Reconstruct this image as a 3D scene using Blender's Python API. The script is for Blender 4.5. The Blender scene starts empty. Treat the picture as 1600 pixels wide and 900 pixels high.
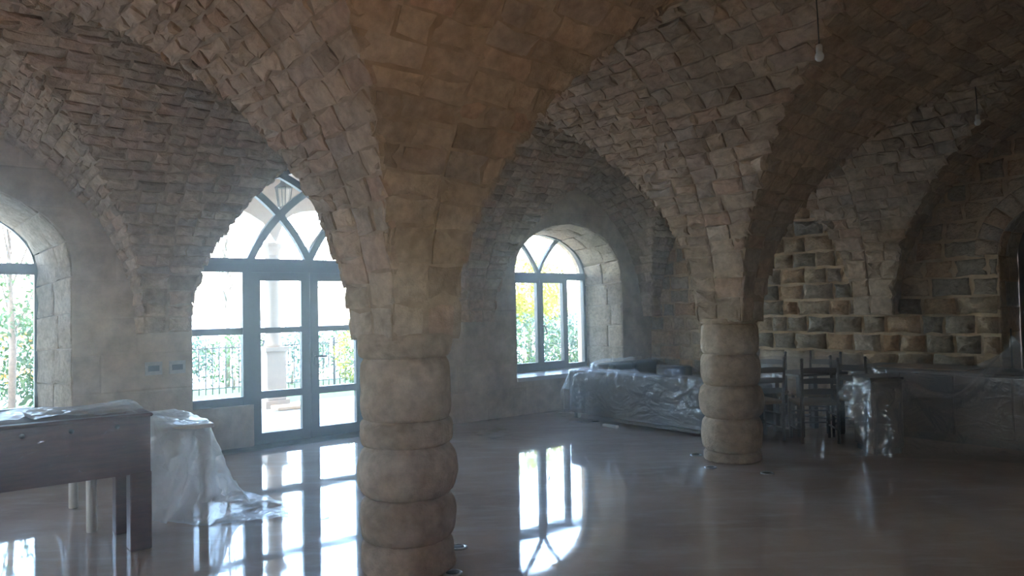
import bpy, math, random
import numpy as np
from mathutils import Vector, Matrix, noise

random.seed(7)
rng = np.random.default_rng(7)
scene = bpy.context.scene
COL = scene.collection

# ------------------------------------------------------------------ camera
FPX, CAM_H = 1160.0, 1.6
cam_data = bpy.data.cameras.new('camera')
cam_data.sensor_width = 36.0
cam_data.lens = FPX / 1600.0 * 36.0
cam_data.clip_end = 2000
cam = bpy.data.objects.new('camera', cam_data)
COL.objects.link(cam)
CAM_ROT = Matrix.Rotation(math.radians(90) + math.atan(32 / FPX), 4, 'X') @ Matrix.Rotation(-0.02, 4, 'Z')
cam.matrix_world = Matrix.Translation((0, 0, CAM_H)) @ CAM_ROT
scene.camera = cam
CAM_INV = (Matrix.Translation((0, 0, CAM_H)) @ CAM_ROT).inverted()

# ------------------------------------------------------------------ light and exposure
scene.view_settings.view_transform = 'Standard'
scene.view_settings.look = 'None'
scene.view_settings.gamma = 1.0
scene.view_settings.exposure = 3.6
scene.cycles.max_bounces = 12
scene.cycles.diffuse_bounces = 6
scene.cycles.transparent_max_bounces = 24
scene.cycles.volume_bounces = 1

world = bpy.data.worlds.new('sky')
scene.world = world
world.use_nodes = True
wn = world.node_tree
wn.nodes.clear()
w_out = wn.nodes.new('ShaderNodeOutputWorld')
w_bg = wn.nodes.new('ShaderNodeBackground')
w_sky = wn.nodes.new('ShaderNodeTexSky')
w_sky.sky_type = 'NISHITA'
w_sky.sun_disc = False
w_sky.sun_elevation = math.radians(66)
w_sky.sun_rotation = math.radians(140)
w_sky.air_density = 1.0
w_sky.dust_density = 2.0
w_bg.inputs['Strength'].default_value = 0.55
wn.links.new(w_sky.outputs[0], w_bg.inputs['Color'])
wn.links.new(w_bg.outputs[0], w_out.inputs['Surface'])

sun_data = bpy.data.lights.new('sun', 'SUN')
sun_data.energy = 1.3
sun_data.angle = math.radians(1.0)
sun_data.color = (1.0, 0.93, 0.82)
sun = bpy.data.objects.new('sun', sun_data)
COL.objects.link(sun)

# ------------------------------------------------------------------ plan axes
TH = math.atan2(1480, 1160)
U = (math.sin(TH), math.cos(TH))        # along the window wall, away from the camera
V = (-math.cos(TH), math.sin(TH))       # out through the windows
O = (-0.68, 4.69)                       # foot of the near column

def W(u, v, z=0.0):
    return Vector((O[0] + u * U[0] + v * V[0], O[1] + u * U[1] + v * V[1], z))

def UV(x, y):
    dx, dy = x - O[0], y - O[1]
    return dx * U[0] + dy * U[1], dx * V[0] + dy * V[1]

ROT_U = math.atan2(U[1], U[0])          # z-rotation that lays local x along U

# high sun from the sea side, a little along the wall
sd = Vector((-0.4 * U[0] + 0.22 * V[0], -0.4 * U[1] + 0.22 * V[1], 1.1))
sun.rotation_euler = sd.to_track_quat('Z', 'Y').to_euler()

def proj(p):
    q = CAM_INV @ Vector(p)
    if q.z > -0.05:
        return None
    return 800 + FPX * q.x / -q.z, 450 - FPX * q.y / -q.z, -q.z

# ------------------------------------------------------------------ materials
def new_mat(name):
    m = bpy.data.materials.new(name)
    m.use_nodes = True
    nt = m.node_tree
    return m, nt, nt.nodes['Principled BSDF'], nt.nodes['Material Output']

def coords(nt, scale=1.0):
    tc = nt.nodes.new('ShaderNodeTexCoord')
    mp = nt.nodes.new('ShaderNodeMapping')
    mp.inputs['Scale'].default_value = (scale,) * 3 if not isinstance(scale, tuple) else scale
    nt.links.new(tc.outputs['Object'], mp.inputs['Vector'])
    return mp.outputs['Vector']

def noise_node(nt, vec, scale, detail=6, rough=0.6):
    n = nt.nodes.new('ShaderNodeTexNoise')
    n.inputs['Scale'].default_value = scale
    n.inputs['Detail'].default_value = detail
    n.inputs['Roughness'].default_value = rough
    nt.links.new(vec, n.inputs['Vector'])
    return n.outputs['Fac']

def ramp(nt, fac, stops):
    r = nt.nodes.new('ShaderNodeValToRGB')
    e = r.color_ramp.elements
    while len(e) < len(stops):
        e.new(0.5)
    for k, (p, c) in enumerate(stops):
        e[k].position = p
        e[k].color = tuple(c) + (1,)
    nt.links.new(fac, r.inputs['Fac'])
    return r.outputs['Color']

def mixc(nt, fac, a, b, mode='MIX'):
    n = nt.nodes.new('ShaderNodeMix')
    n.data_type = 'RGBA'
    n.blend_type = mode
    if isinstance(fac, (int, float)):
        n.inputs[0].default_value = fac
    else:
        nt.links.new(fac, n.inputs[0])
    for sock, val in ((n.inputs[6], a), (n.inputs[7], b)):
        if isinstance(val, tuple):
            sock.default_value = tuple(val) + (1,)
        else:
            nt.links.new(val, sock)
    return n.outputs[2]

def bump(nt, bsdf, height, strength, dist):
    b = nt.nodes.new('ShaderNodeBump')
    b.inputs['Strength'].default_value = strength
    b.inputs['Distance'].default_value = dist
    nt.links.new(height, b.inputs['Height'])
    nt.links.new(b.outputs[0], bsdf.inputs['Normal'])

def stone_mat(name, stops, grain=14.0, bstr=0.8, bdist=0.03, fine=60.0, rough=0.9):
    """stone whose tone is picked by the per-stone value 'rnd'"""
    m, nt, b, _ = new_mat(name)
    vec = coords(nt)
    at = nt.nodes.new('ShaderNodeAttribute')
    at.attribute_name = 'rnd'
    base = ramp(nt, at.outputs['Fac'], stops)
    n1 = noise_node(nt, vec, grain, 8, 0.65)
    n2 = noise_node(nt, vec, grain * 0.25, 3, 0.5)
    tone = ramp(nt, n1, [(0.25, (0.62, 0.6, 0.58)), (0.75, (1.2, 1.18, 1.15))])
    col = mixc(nt, 0.85, base, tone, 'MULTIPLY')
    stain = ramp(nt, n2, [(0.35, (0.8, 0.72, 0.64)), (0.65, (1.08, 1.06, 1.05))])
    col = mixc(nt, 0.7, col, stain, 'MULTIPLY')
    nt.links.new(col, b.inputs['Base Color'])
    b.inputs['Roughness'].default_value = rough
    b.inputs['Specular IOR Level'].default_value = 0.2
    n3 = noise_node(nt, vec, fine, 6, 0.7)
    add = nt.nodes.new('ShaderNodeMath')
    add.operation = 'MULTIPLY_ADD'
    nt.links.new(n3, add.inputs[0])
    add.inputs[1].default_value = 0.45
    nt.links.new(n1, add.inputs[2])
    bump(nt, b, add.outputs[0], bstr, bdist)
    return m

M = {}
M['vault'] = stone_mat('vault_stone', [(0.0, (0.366, 0.287, 0.213)), (0.3, (0.488, 0.390, 0.293)), (0.55, (0.561, 0.451, 0.336)),
                                       (0.75, (0.512, 0.366, 0.268)), (0.9, (0.439, 0.378, 0.317)), (1.0, (0.634, 0.512, 0.378))])
M['mortar'] = stone_mat('lime_mortar', [(0.0, (0.439, 0.348, 0.256)), (1.0, (0.439, 0.348, 0.256))], 9, 0.6, 0.02, 45)
M['rustic'] = stone_mat('rusticated_stone', [(0.0, (0.40, 0.345, 0.27)), (0.15, (0.36, 0.33, 0.28)), (0.3, (0.52, 0.41, 0.28)), (0.5, (0.60, 0.48, 0.33)),
                                             (0.65, (0.56, 0.37, 0.22)), (0.75, (0.58, 0.41, 0.25)), (0.85, (0.45, 0.39, 0.32)), (1.0, (0.62, 0.50, 0.36))], 16, 1.0, 0.05, 40)
M['rmortar'] = stone_mat('sandy_mortar', [(0.0, (0.512, 0.390, 0.256)), (1.0, (0.512, 0.390, 0.256))], 9, 0.6, 0.02, 45)
M['drum'] = stone_mat('column_stone', [(0.0, (0.488, 0.390, 0.293)), (0.5, (0.549, 0.439, 0.329)), (1.0, (0.586, 0.476, 0.366))], 12, 1.0, 0.04, 34)
M['ashlar'] = stone_mat('ashlar_stone', [(0.0, (0.464, 0.397, 0.323)), (0.5, (0.525, 0.445, 0.354)), (1.0, (0.561, 0.470, 0.372))], 5, 0.35, 0.015, 30)
M['hewn'] = stone_mat('hewn_reveal_stone', [(0.0, (0.46, 0.38, 0.29)), (0.5, (0.53, 0.44, 0.33)), (1.0, (0.58, 0.48, 0.36))], 22, 1.0, 0.035, 46)

def floor_mat():
    m, nt, b, _ = new_mat('polished_floor')
    vec = coords(nt)
    n1 = noise_node(nt, vec, 0.9, 8, 0.62)
    n2 = noise_node(nt, coords(nt, (1.0, 3.4, 1.0)), 1.7, 7, 0.68)
    base = ramp(nt, n1, [(0.3, (0.29, 0.205, 0.16)), (0.5, (0.39, 0.29, 0.23)), (0.72, (0.47, 0.365, 0.30))])
    streak = ramp(nt, n2, [(0.50, (0, 0, 0)), (0.85, (1, 1, 1))])
    bw = nt.nodes.new('ShaderNodeRGBToBW')
    nt.links.new(streak, bw.inputs[0])
    col = mixc(nt, bw.outputs[0], base, (0.50, 0.43, 0.37))
    nt.links.new(col, b.inputs['Base Color'])
    rr = nt.nodes.new('ShaderNodeMapRange')
    nt.links.new(n2, rr.inputs[0])
    rr.inputs[1].default_value = 0.35
    rr.inputs[2].default_value = 0.75
    rr.inputs[3].default_value = 0.02
    rr.inputs[4].default_value = 0.09
    nt.links.new(rr.outputs[0], b.inputs['Roughness'])
    b.inputs['Specular IOR Level'].default_value = 0.75
    bump(nt, b, noise_node(nt, vec, 2.2, 3, 0.5), 0.03, 0.02)
    return m
M['floor'] = floor_mat()

def plain(name, color, rough=0.5, metal=0.0, var=0.15, scale=20, bstr=0.0, spec=0.5):
    m, nt, b, _ = new_mat(name)
    vec = coords(nt)
    n = noise_node(nt, vec, scale, 5, 0.6)
    lo = tuple(c * (1 - var) for c in color)
    hi = tuple(min(1, c * (1 + var)) for c in color)
    nt.links.new(ramp(nt, n, [(0.3, lo), (0.7, hi)]), b.inputs['Base Color'])
    b.inputs['Roughness'].default_value = rough
    b.inputs['Metallic'].default_value = metal
    b.inputs['Specular IOR Level'].default_value = spec
    if bstr:
        bump(nt, b, n, bstr, 0.02)
    return m

M['frame'] = plain('dark_window_frame', (0.035, 0.03, 0.028), 0.4, 0.0, 0.1, 30)
M['handle'] = plain('black_handle', (0.02, 0.02, 0.02), 0.35)
M['sill'] = plain('pale_sill_stone', (0.55, 0.53, 0.5), 0.25, 0, 0.08, 8)
M['switch'] = plain('grey_switch', (0.10, 0.11, 0.12), 0.3)
M['switchp'] = plain('switch_plate', (0.40, 0.38, 0.36), 0.4)
M['fabric'] = plain('charcoal_fabric', (0.045, 0.05, 0.057), 0.85, 0, 0.15, 120, 0.3)
M['darkwood'] = plain('dark_wood', (0.035, 0.018, 0.012), 0.45, 0, 0.3, 18)
M['seatweave'] = plain('woven_seat', (0.16, 0.10, 0.05), 0.8, 0, 0.3, 90, 0.4)
M['palewood'] = plain('pale_laminate', (0.50, 0.44, 0.36), 0.45, 0, 0.06, 10)
M['black'] = plain('black_plastic', (0.012, 0.012, 0.012), 0.5)
M['paper'] = plain('white_paper', (0.78, 0.78, 0.76), 0.7, 0, 0.04, 8)
M['steel'] = plain('brushed_steel', (0.55, 0.55, 0.55), 0.3, 1.0, 0.08, 60)
M['socket'] = plain('white_socket', (0.6, 0.58, 0.54), 0.45)
M['bulb'] = plain('milky_bulb', (0.78, 0.80, 0.80), 0.15, 0, 0.02, 8)
M['cord'] = plain('dark_cord', (0.03, 0.025, 0.02), 0.6)
M['card'] = plain('brown_cardboard', (0.32, 0.21, 0.13), 0.8, 0, 0.1, 12)
M['terrace'] = plain('pale_paving', (0.27, 0.25, 0.22), 0.6, 0, 0.12, 5)
M['warm_ground'] = plain('warm_bounce_ground', (0.58, 0.37, 0.19), 0.8, 0, 0.12, 4)  # orange chosen to warm the light bounced onto the vaults
M['lawn'] = plain('lawn_green', (0.03, 0.09, 0.012), 0.9, 0, 0.4, 14, 0.8)
M['veranda'] = plain('cream_veranda_stone', (0.30, 0.24, 0.19), 0.8, 0, 0.1, 6, 0.2)
M['iron'] = plain('black_iron', (0.015, 0.016, 0.016), 0.5)
M['bark'] = plain('bark', (0.20, 0.15, 0.11), 0.9, 0, 0.3, 25, 0.5)
M['sea'] = plain('hazy_sea', (0.42, 0.47, 0.50), 0.5, 0, 0.05, 0.02)
M['doorwood'] = plain('old_door_wood', (0.05, 0.03, 0.02), 0.6, 0, 0.3, 12)
M['slab'] = plain('terracotta_slab', (0.45, 0.30, 0.18), 0.7, 0, 0.15, 10)

def wood_mat():
    m, nt, b, _ = new_mat('mahogany_wood')
    vec = coords(nt, (1.0, 1.0, 9.0))
    n = noise_node(nt, vec, 5, 6, 0.6)
    nt.links.new(ramp(nt, n, [(0.3, (0.06, 0.02, 0.014)), (0.7, (0.125, 0.042, 0.027))]), b.inputs['Base Color'])
    b.inputs['Roughness'].default_value = 0.42
    return m
M['mahogany'] = wood_mat()

def leaf_mat(name, a, c):
    m, nt, b, out = new_mat(name)
    at = nt.nodes.new('ShaderNodeAttribute')
    at.attribute_name = 'rnd'
    col = ramp(nt, at.outputs['Fac'], [(0.0, a), (1.0, c)])
    nt.links.new(col, b.inputs['Base Color'])
    b.inputs['Roughness'].default_value = 0.6
    tr = nt.nodes.new('ShaderNodeBsdfTranslucent')
    nt.links.new(col, tr.inputs['Color'])
    mx = nt.nodes.new('ShaderNodeMixShader')
    mx.inputs[0].default_value = 0.35
    nt.links.new(b.outputs[0], mx.inputs[1])
    nt.links.new(tr.outputs[0], mx.inputs[2])
    nt.links.new(mx.outputs[0], out.inputs['Surface'])
    return m
M['leaf_y'] = leaf_mat('yellow_green_leaves', (0.16, 0.16, 0.01), (0.34, 0.31, 0.02))
M['leaf_g'] = leaf_mat('green_leaves', (0.02, 0.055, 0.012), (0.07, 0.14, 0.03))
M['leaf_b'] = leaf_mat('blue_green_leaves', (0.02, 0.05, 0.03), (0.06, 0.12, 0.075))
M['flower'] = leaf_mat('orange_flowers', (0.75, 0.22, 0.03), (0.85, 0.45, 0.10))

def glass_mat():
    m, nt, b, out = new_mat('window_glass')
    tr = nt.nodes.new('ShaderNodeBsdfTransparent')
    tr.inputs['Color'].default_value = (0.93, 0.96, 0.96, 1)
    gl = nt.nodes.new('ShaderNodeBsdfGlossy')
    gl.inputs['Roughness'].default_value = 0.02
    fr = nt.nodes.new('ShaderNodeFresnel')
    fr.inputs['IOR'].default_value = 1.35
    mx = nt.nodes.new('ShaderNodeMixShader')
    nt.links.new(fr.outputs[0], mx.inputs[0])
    nt.links.new(tr.outputs[0], mx.inputs[1])
    nt.links.new(gl.outputs[0], mx.inputs[2])
    nt.links.new(mx.outputs[0], out.inputs['Surface'])
    return m
M['glass'] = glass_mat()

def film_mat(name, opacity, white, wr=0.5, gloss=0.35):
    m, nt, b, out = new_mat(name)
    def ridge(scale, sc, dist):
        n = nt.nodes.new('ShaderNodeTexNoise')
        n.inputs['Scale'].default_value = scale
        n.inputs['Detail'].default_value = 3
        n.inputs['Distortion'].default_value = dist
        nt.links.new(coords(nt, sc), n.inputs['Vector'])
        a = nt.nodes.new('ShaderNodeMath'); a.operation = 'SUBTRACT'
        nt.links.new(n.outputs['Fac'], a.inputs[0]); a.inputs[1].default_value = 0.5
        c = nt.nodes.new('ShaderNodeMath'); c.operation = 'ABSOLUTE'
        nt.links.new(a.outputs[0], c.inputs[0])
        d = nt.nodes.new('ShaderNodeMath'); d.operation = 'POWER'
        nt.links.new(c.outputs[0], d.inputs[0]); d.inputs[1].default_value = 0.6
        return d.outputs[0]
    r1, r2 = ridge(2.6, (1.0, 1.0, 1.6), 0.8), ridge(7.0, (1.0, 1.0, 0.7), 0.6)
    add = nt.nodes.new('ShaderNodeMath')
    add.operation = 'MULTIPLY_ADD'
    nt.links.new(r2, add.inputs[0])
    add.inputs[1].default_value = 0.4
    nt.links.new(r1, add.inputs[2])
    bp = nt.nodes.new('ShaderNodeBump')
    bp.inputs['Strength'].default_value = wr
    bp.inputs['Distance'].default_value = 0.06
    nt.links.new(add.outputs[0], bp.inputs['Height'])
    tr = nt.nodes.new('ShaderNodeBsdfTransparent')
    df = nt.nodes.new('ShaderNodeBsdfDiffuse')
    df.inputs['Color'].default_value = (white, white, white, 1)
    tl = nt.nodes.new('ShaderNodeBsdfTranslucent')
    tl.inputs['Color'].default_value = (white, white, white, 1)
    gl = nt.nodes.new('ShaderNodeBsdfGlossy')
    gl.inputs['Roughness'].default_value = 0.22
    for s in (df, tl, gl):
        nt.links.new(bp.outputs[0], s.inputs['Normal'])
    m1 = nt.nodes.new('ShaderNodeMixShader')
    m1.inputs[0].default_value = 0.5
    nt.links.new(df.outputs[0], m1.inputs[1])
    nt.links.new(tl.outputs[0], m1.inputs[2])
    m2 = nt.nodes.new('ShaderNodeMixShader')
    m2.inputs[0].default_value = gloss
    nt.links.new(m1.outputs[0], m2.inputs[1])
    nt.links.new(gl.outputs[0], m2.inputs[2])
    m3 = nt.nodes.new('ShaderNodeMixShader')
    m3.inputs[0].default_value = opacity
    nt.links.new(tr.outputs[0], m3.inputs[1])
    nt.links.new(m2.outputs[0], m3.inputs[2])
    nt.links.new(m3.outputs[0], out.inputs['Surface'])
    return m
M['film'] = film_mat('clear_plastic_film', 0.16, 0.8, 0.7, 0.5)
M['film_tent'] = film_mat('crinkled_plastic_film', 0.32, 0.85, 0.8, 0.6)
M['film_clear'] = film_mat('thin_clear_film', 0.06, 0.75, 0.4, 0.6)
M['film_sofa'] = film_mat('plastic_film_on_sofa', 0.33, 0.75, 0.9, 0.45)
M['film_white'] = film_mat('milky_plastic_film', 0.62, 0.85, 0.7)

# ------------------------------------------------------------------ mesh helpers
ROOT_LOC = {}

class MB:
    """collects geometry in world (or local) coordinates and links it as ONE mesh object"""
    def __init__(self):
        self.v, self.f, self.r = [], [], []

    def add(self, verts, faces, rnd=0.5):
        o = len(self.v)
        self.v += [tuple(p) for p in verts]
        self.f += [tuple(i + o for i in f) for f in faces]
        self.r += [rnd] * len(verts)
        return self

    def box(self, x0, x1, y0, y1, z0, z1, fn=None):
        vs = [(x, y, z) for z in (z0, z1) for y in (y0, y1) for x in (x0, x1)]
        if fn:
            vs = [fn(*p) for p in vs]
        fs = [(0, 2, 3, 1), (4, 5, 7, 6), (0, 1, 5, 4), (2, 6, 7, 3), (0, 4, 6, 2), (1, 3, 7, 5)]
        return self.add(vs, fs)

    def rbox(self, x0, x1, y0, y1, z0, z1, r, fn=None, n=3):
        """box with rounded edges (cushion shape)"""
        cx, cy, cz = (x0 + x1) / 2, (y0 + y1) / 2, (z0 + z1) / 2
        hx, hy, hz = (x1 - x0) / 2 - r, (y1 - y0) / 2 - r, (z1 - z0) / 2 - r
        ring = []
        for q in range(4):
            for k in range(n + 1):
                a = math.pi / 2 * (q + k / n)
                ring.append((a, q))
        sg = [(1, 1), (-1, 1), (-1, -1), (1, -1)]
        verts, rows = [], []
        lat = [(-math.pi / 2 + math.pi / 2 * k / n, -1) for k in range(n + 1)] + [(math.pi / 2 * k / n, 1) for k in range(n + 1)]
        for ph, sz in lat:
            row = []
            for a, q in ring:
                row.append(len(verts))
                verts.append((cx + sg[q][0] * hx + r * math.cos(ph) * math.cos(a), cy + sg[q][1] * hy + r * math.cos(ph) * math.sin(a), cz + sz * hz + r * math.sin(ph)))
            rows.append(row)
        faces = []
        m = len(ring)
        for a, b in zip(rows[:-1], rows[1:]):
            for k in range(m):
                faces.append((a[k], a[(k + 1) % m], b[(k + 1) % m], b[k]))
        faces.append(tuple(reversed(rows[0])))
        faces.append(tuple(rows[-1]))
        if fn:
            verts = [fn(*p) for p in verts]
        return self.add(verts, faces)

    def tube(self, pts, rad, n=8, cap=True):
        pts = [Vector(p) for p in pts]
        rads = rad if isinstance(rad, (list, tuple)) else [rad] * len(pts)
        rows, vs, fs = [], [], []
        for k, p in enumerate(pts):
            d = (pts[min(k + 1, len(pts) - 1)] - pts[max(k - 1, 0)]).normalized()
            ref = Vector((0, 0, 1)) if abs(d.z) < 0.9 else Vector((1, 0, 0))
            a = d.cross(ref).normalized()
            b = d.cross(a)
            row = []
            for q in range(n):
                t = 2 * math.pi * q / n
                row.append(len(vs))
                vs.append(p + (a * math.cos(t) + b * math.sin(t)) * rads[k])
            rows.append(row)
        for a, b in zip(rows[:-1], rows[1:]):
            for q in range(n):
                fs.append((a[q], a[(q + 1) % n], b[(q + 1) % n], b[q]))
        if cap:
            fs.append(tuple(reversed(rows[0])))
            fs.append(tuple(rows[-1]))
        return self.add(vs, fs)

    def lathe(self, c, prof, n=20):
        c = Vector(c)
        vs, fs = [], []
        for r, z in prof:
            for q in range(n):
                t = 2 * math.pi * q / n
                vs.append(c + Vector((r * math.cos(t), r * math.sin(t), z)))
        for k in range(len(prof) - 1):
            for q in range(n):
                fs.append((k * n + q, k * n + (q + 1) % n, (k + 1) * n + (q + 1) % n, (k + 1) * n + q))
        fs.append(tuple(reversed(range(n))))
        fs.append(tuple(range((len(prof) - 1) * n, len(prof) * n)))
        return self.add(vs, fs)

    def build(self, name, mat, parent=None, smooth=False, local=False):
        off = Vector((0, 0, 0))
        if parent is not None and not local:
            off = ROOT_LOC.get(parent.name, Vector((0, 0, 0)))
        me = bpy.data.meshes.new(name)
        me.from_pydata([(p[0] - off.x, p[1] - off.y, p[2] - off.z) for p in self.v], [], self.f)
        at = me.attributes.new('rnd', 'FLOAT', 'POINT')
        at.data.foreach_set('value', self.r)
        me.materials.append(M[mat])
        if smooth:
            me.polygons.foreach_set('use_smooth', [True] * len(me.polygons))
        ob = bpy.data.objects.new(name, me)
        COL.objects.link(ob)
        if parent is not None:
            ob.parent = parent
            ROOT_LOC[ob.name] = off
        return ob

def tag(o, label=None, cat=None, group=None, kind=None):
    if label: o['label'] = label
    if cat: o['category'] = cat
    if group: o['group'] = group
    if kind: o['kind'] = kind
    return o

def empty(name, loc, label=None, cat=None, group=None, kind=None, rz=0.0):
    o = bpy.data.objects.new(name, None)
    COL.objects.link(o)
    o.location = loc
    o.rotation_euler = (0, 0, rz)
    o.empty_display_size = 0.1
    ROOT_LOC[o.name] = Vector(loc)
    return tag(o, label, cat, group, kind)

def copy_thing(root, loc, rz, label=None):
    r = root.copy(); COL.objects.link(r)
    r.location = loc
    r.rotation_euler = (0, 0, rz)
    if label: r['label'] = label
    for ch in list(root.children):
        c = ch.copy(); COL.objects.link(c); c.parent = r
        for g in ch.children:
            d = g.copy(); COL.objects.link(d); d.parent = c
    return r

def stone(outline, n, relief, gap=0.008, inset=0.03, jit=0.006, deep=0.025, craggy=False):
    """a block standing proud of its bed: outline (3-D points in order), n = outward normal"""
    pts = [Vector(p) for p in outline]
    c = sum(pts, Vector()) / len(pts)
    m = len(pts)
    shr = []
    for p in pts:
        d = c - p
        L = max(d.length, 1e-4)
        q = p + d * min(0.45, gap / L)
        if jit:
            q = q + Vector((random.uniform(-1, 1), random.uniform(-1, 1), random.uniform(-1, 1))) * jit
        shr.append(q)
    vs = [q - n * deep for q in shr]
    vs += [q + n * relief * random.uniform(0.35, 0.6) for q in shr]
    for q in shr:
        d = c - q
        L = max(d.length, 1e-4)
        k = min(0.5, inset * random.uniform(0.7, 1.3) / L)
        vs.append(q + d * k + n * relief * (random.uniform(0.45, 1.1) if craggy else random.uniform(0.7, 1.15)))
    layers = 2
    if craggy:
        layers = 3
        for q in shr:
            d = c - q
            vs.append(q + d * min(0.7, random.uniform(0.055, 0.085) / max(d.length, 1e-4)) + n * relief * random.uniform(0.75, 1.35))
    vs.append(c + n * relief * random.uniform(0.8, 1.25))
    fs = []
    for lay in range(layers):
        for k in range(m):
            a, b = lay * m + k, lay * m + (k + 1) % m
            fs.append((a, b, b + m, a + m))
    for k in range(m):
        fs.append((layers * m + k, layers * m + (k + 1) % m, (layers + 1) * m))
    e = (pts[1] - pts[0]).cross(pts[2] - pts[1])
    if e.dot(n) < 0:
        fs = [tuple(reversed(f)) for f in fs]
    return vs, fs

def area_px(vs):
    """rough size in the picture of a stone, 0 when out of frame or facing away"""
    P = [proj(p) for p in vs]
    if any(p is None for p in P):
        return 0.0
    xs, ys = [p[0] for p in P], [p[1] for p in P]
    if max(xs) < 0 or min(xs) > 1600 or max(ys) < 0 or min(ys) > 900:
        return 0.0
    s = 0.0
    for k in range(len(P)):
        a, b = P[k], P[(k + 1) % len(P)]
        s += a[0] * b[1] - b[0] * a[1]
    return abs(s) / 2

def lay_stones(stones, part, rest, mat, parent, limit=300, facing=None):
    """stones: list of (outline, verts, faces, rnd, normal). The largest in view become parts, the rest one stuff part"""
    sized = []
    for st in stones:
        c = sum((Vector(p) for p in st[0]), Vector()) / len(st[0])
        vis = area_px(st[0]) if st[4].dot(Vector((0, 0, CAM_H)) - c) > 0 else 0.0
        sized.append((vis, st))
    sized.sort(key=lambda q: -q[0])
    rest_mb = MB()
    n_rest = 0
    for k, (a, st) in enumerate(sized):
        if k < limit and a > 30:
            mb = MB()
            mb.add(st[1], st[2], st[3])
            mb.build(part, mat, parent, mat == 'rustic')
        else:
            rest_mb.add(st[1], st[2], st[3])
            n_rest += 1
    if n_rest:
        o = rest_mb.build(rest, mat, parent, mat == 'rustic')
        o['kind'] = 'stuff'

# ================================================================== THE SETTING
V_WIN, U_BACK, V_NEAR, U_LEFT = 4.62, 7.55, -4.7, -8.3
Z0, RISE, W0 = 1.42, 2.5, 0.106

# ---- floor
fm = MB()
p = [W(U_LEFT - 0.3, V_NEAR - 0.3), W(U_BACK + 0.9, V_NEAR - 0.3), W(U_BACK + 0.9, 5.3), W(U_LEFT - 0.3, 5.3)]
fm.add(p + [q - Vector((0, 0, 0.2)) for q in p], [(0, 1, 2, 3), (7, 6, 5, 4), (0, 4, 5, 1), (1, 5, 6, 2), (2, 6, 7, 3), (3, 7, 4, 0)])
floor = tag(fm.build('floor', 'floor'), 'polished brown stone floor with pale streaks', kind='structure')

# ---- vaults: warped groin vault, nodes in (u, v)
NODES = [
    [(-8.3, -4.7), (-4.0, -4.7), (0.1, -4.7), (4.2, -4.7), (7.55, -4.7)],
    [(-8.3, -0.2), (-4.2, -0.1), (0.0, 0.0), (4.17, 0.58), (7.55, 0.67)],
    [(-8.3, 4.62), (-4.4, 4.62), (-0.4, 4.62), (3.75, 4.62), (7.55, 4.62)],
]

def prof(w):
    """pointed barrel profile: 0 at the springing, 1 at the crown"""
    if w <= W0:
        return 0.0
    x = 0.095 + (w - W0) * (1 - 0.095) / (1 - W0)
    return math.sqrt(max(0.0, 2.595 ** 2 - (2.795 - 2.1 * x) ** 2)) / 2.5

def vault_pt(i, j, s, t, web):
    a, b, c, d = NODES[j][i], NODES[j][i + 1], NODES[j + 1][i], NODES[j + 1][i + 1]
    u = (a[0] * (1 - s) + b[0] * s) * (1 - t) + (c[0] * (1 - s) + d[0] * s) * t
    v = (a[1] * (1 - s) + b[1] * s) * (1 - t) + (c[1] * (1 - s) + d[1] * s) * t
    w = 1 - abs(2 * s - 1) if web == 'F' else 1 - abs(2 * t - 1)
    amp = RISE
    if j == 1 and t > 0.5:
        amp *= 1 - 0.13 * ((t - 0.5) * 2) ** 2
    return W(u, v, Z0 + amp * prof(w))

def web_pt(i, j, web, e, a, q):
    """a runs across the barrel 0..1, q from the bay edge e (0) to the groin (1)"""
    m = min(a, 1 - a) * q
    m = m if e == 0 else 1 - m
    return vault_pt(i, j, a, m, 'F') if web == 'F' else vault_pt(i, j, m, a, 'G')

def web_q(i, j, web, e, a, m):
    m = m if e == 0 else 1 - m
    return vault_pt(i, j, a, m, 'F') if web == 'F' else vault_pt(i, j, m, a, 'G')

def web_normal(i, j, web, e, a, m):
    h = 0.004
    p0 = web_q(i, j, web, e, a - h, m)
    p1 = web_q(i, j, web, e, a + h, m)
    r0 = web_q(i, j, web, e, a, m - h)
    r1 = web_q(i, j, web, e, a, m + h)
    n = (p1 - p0).cross(r1 - r0).normalized()
    return n if n.z < 0 else -n

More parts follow.
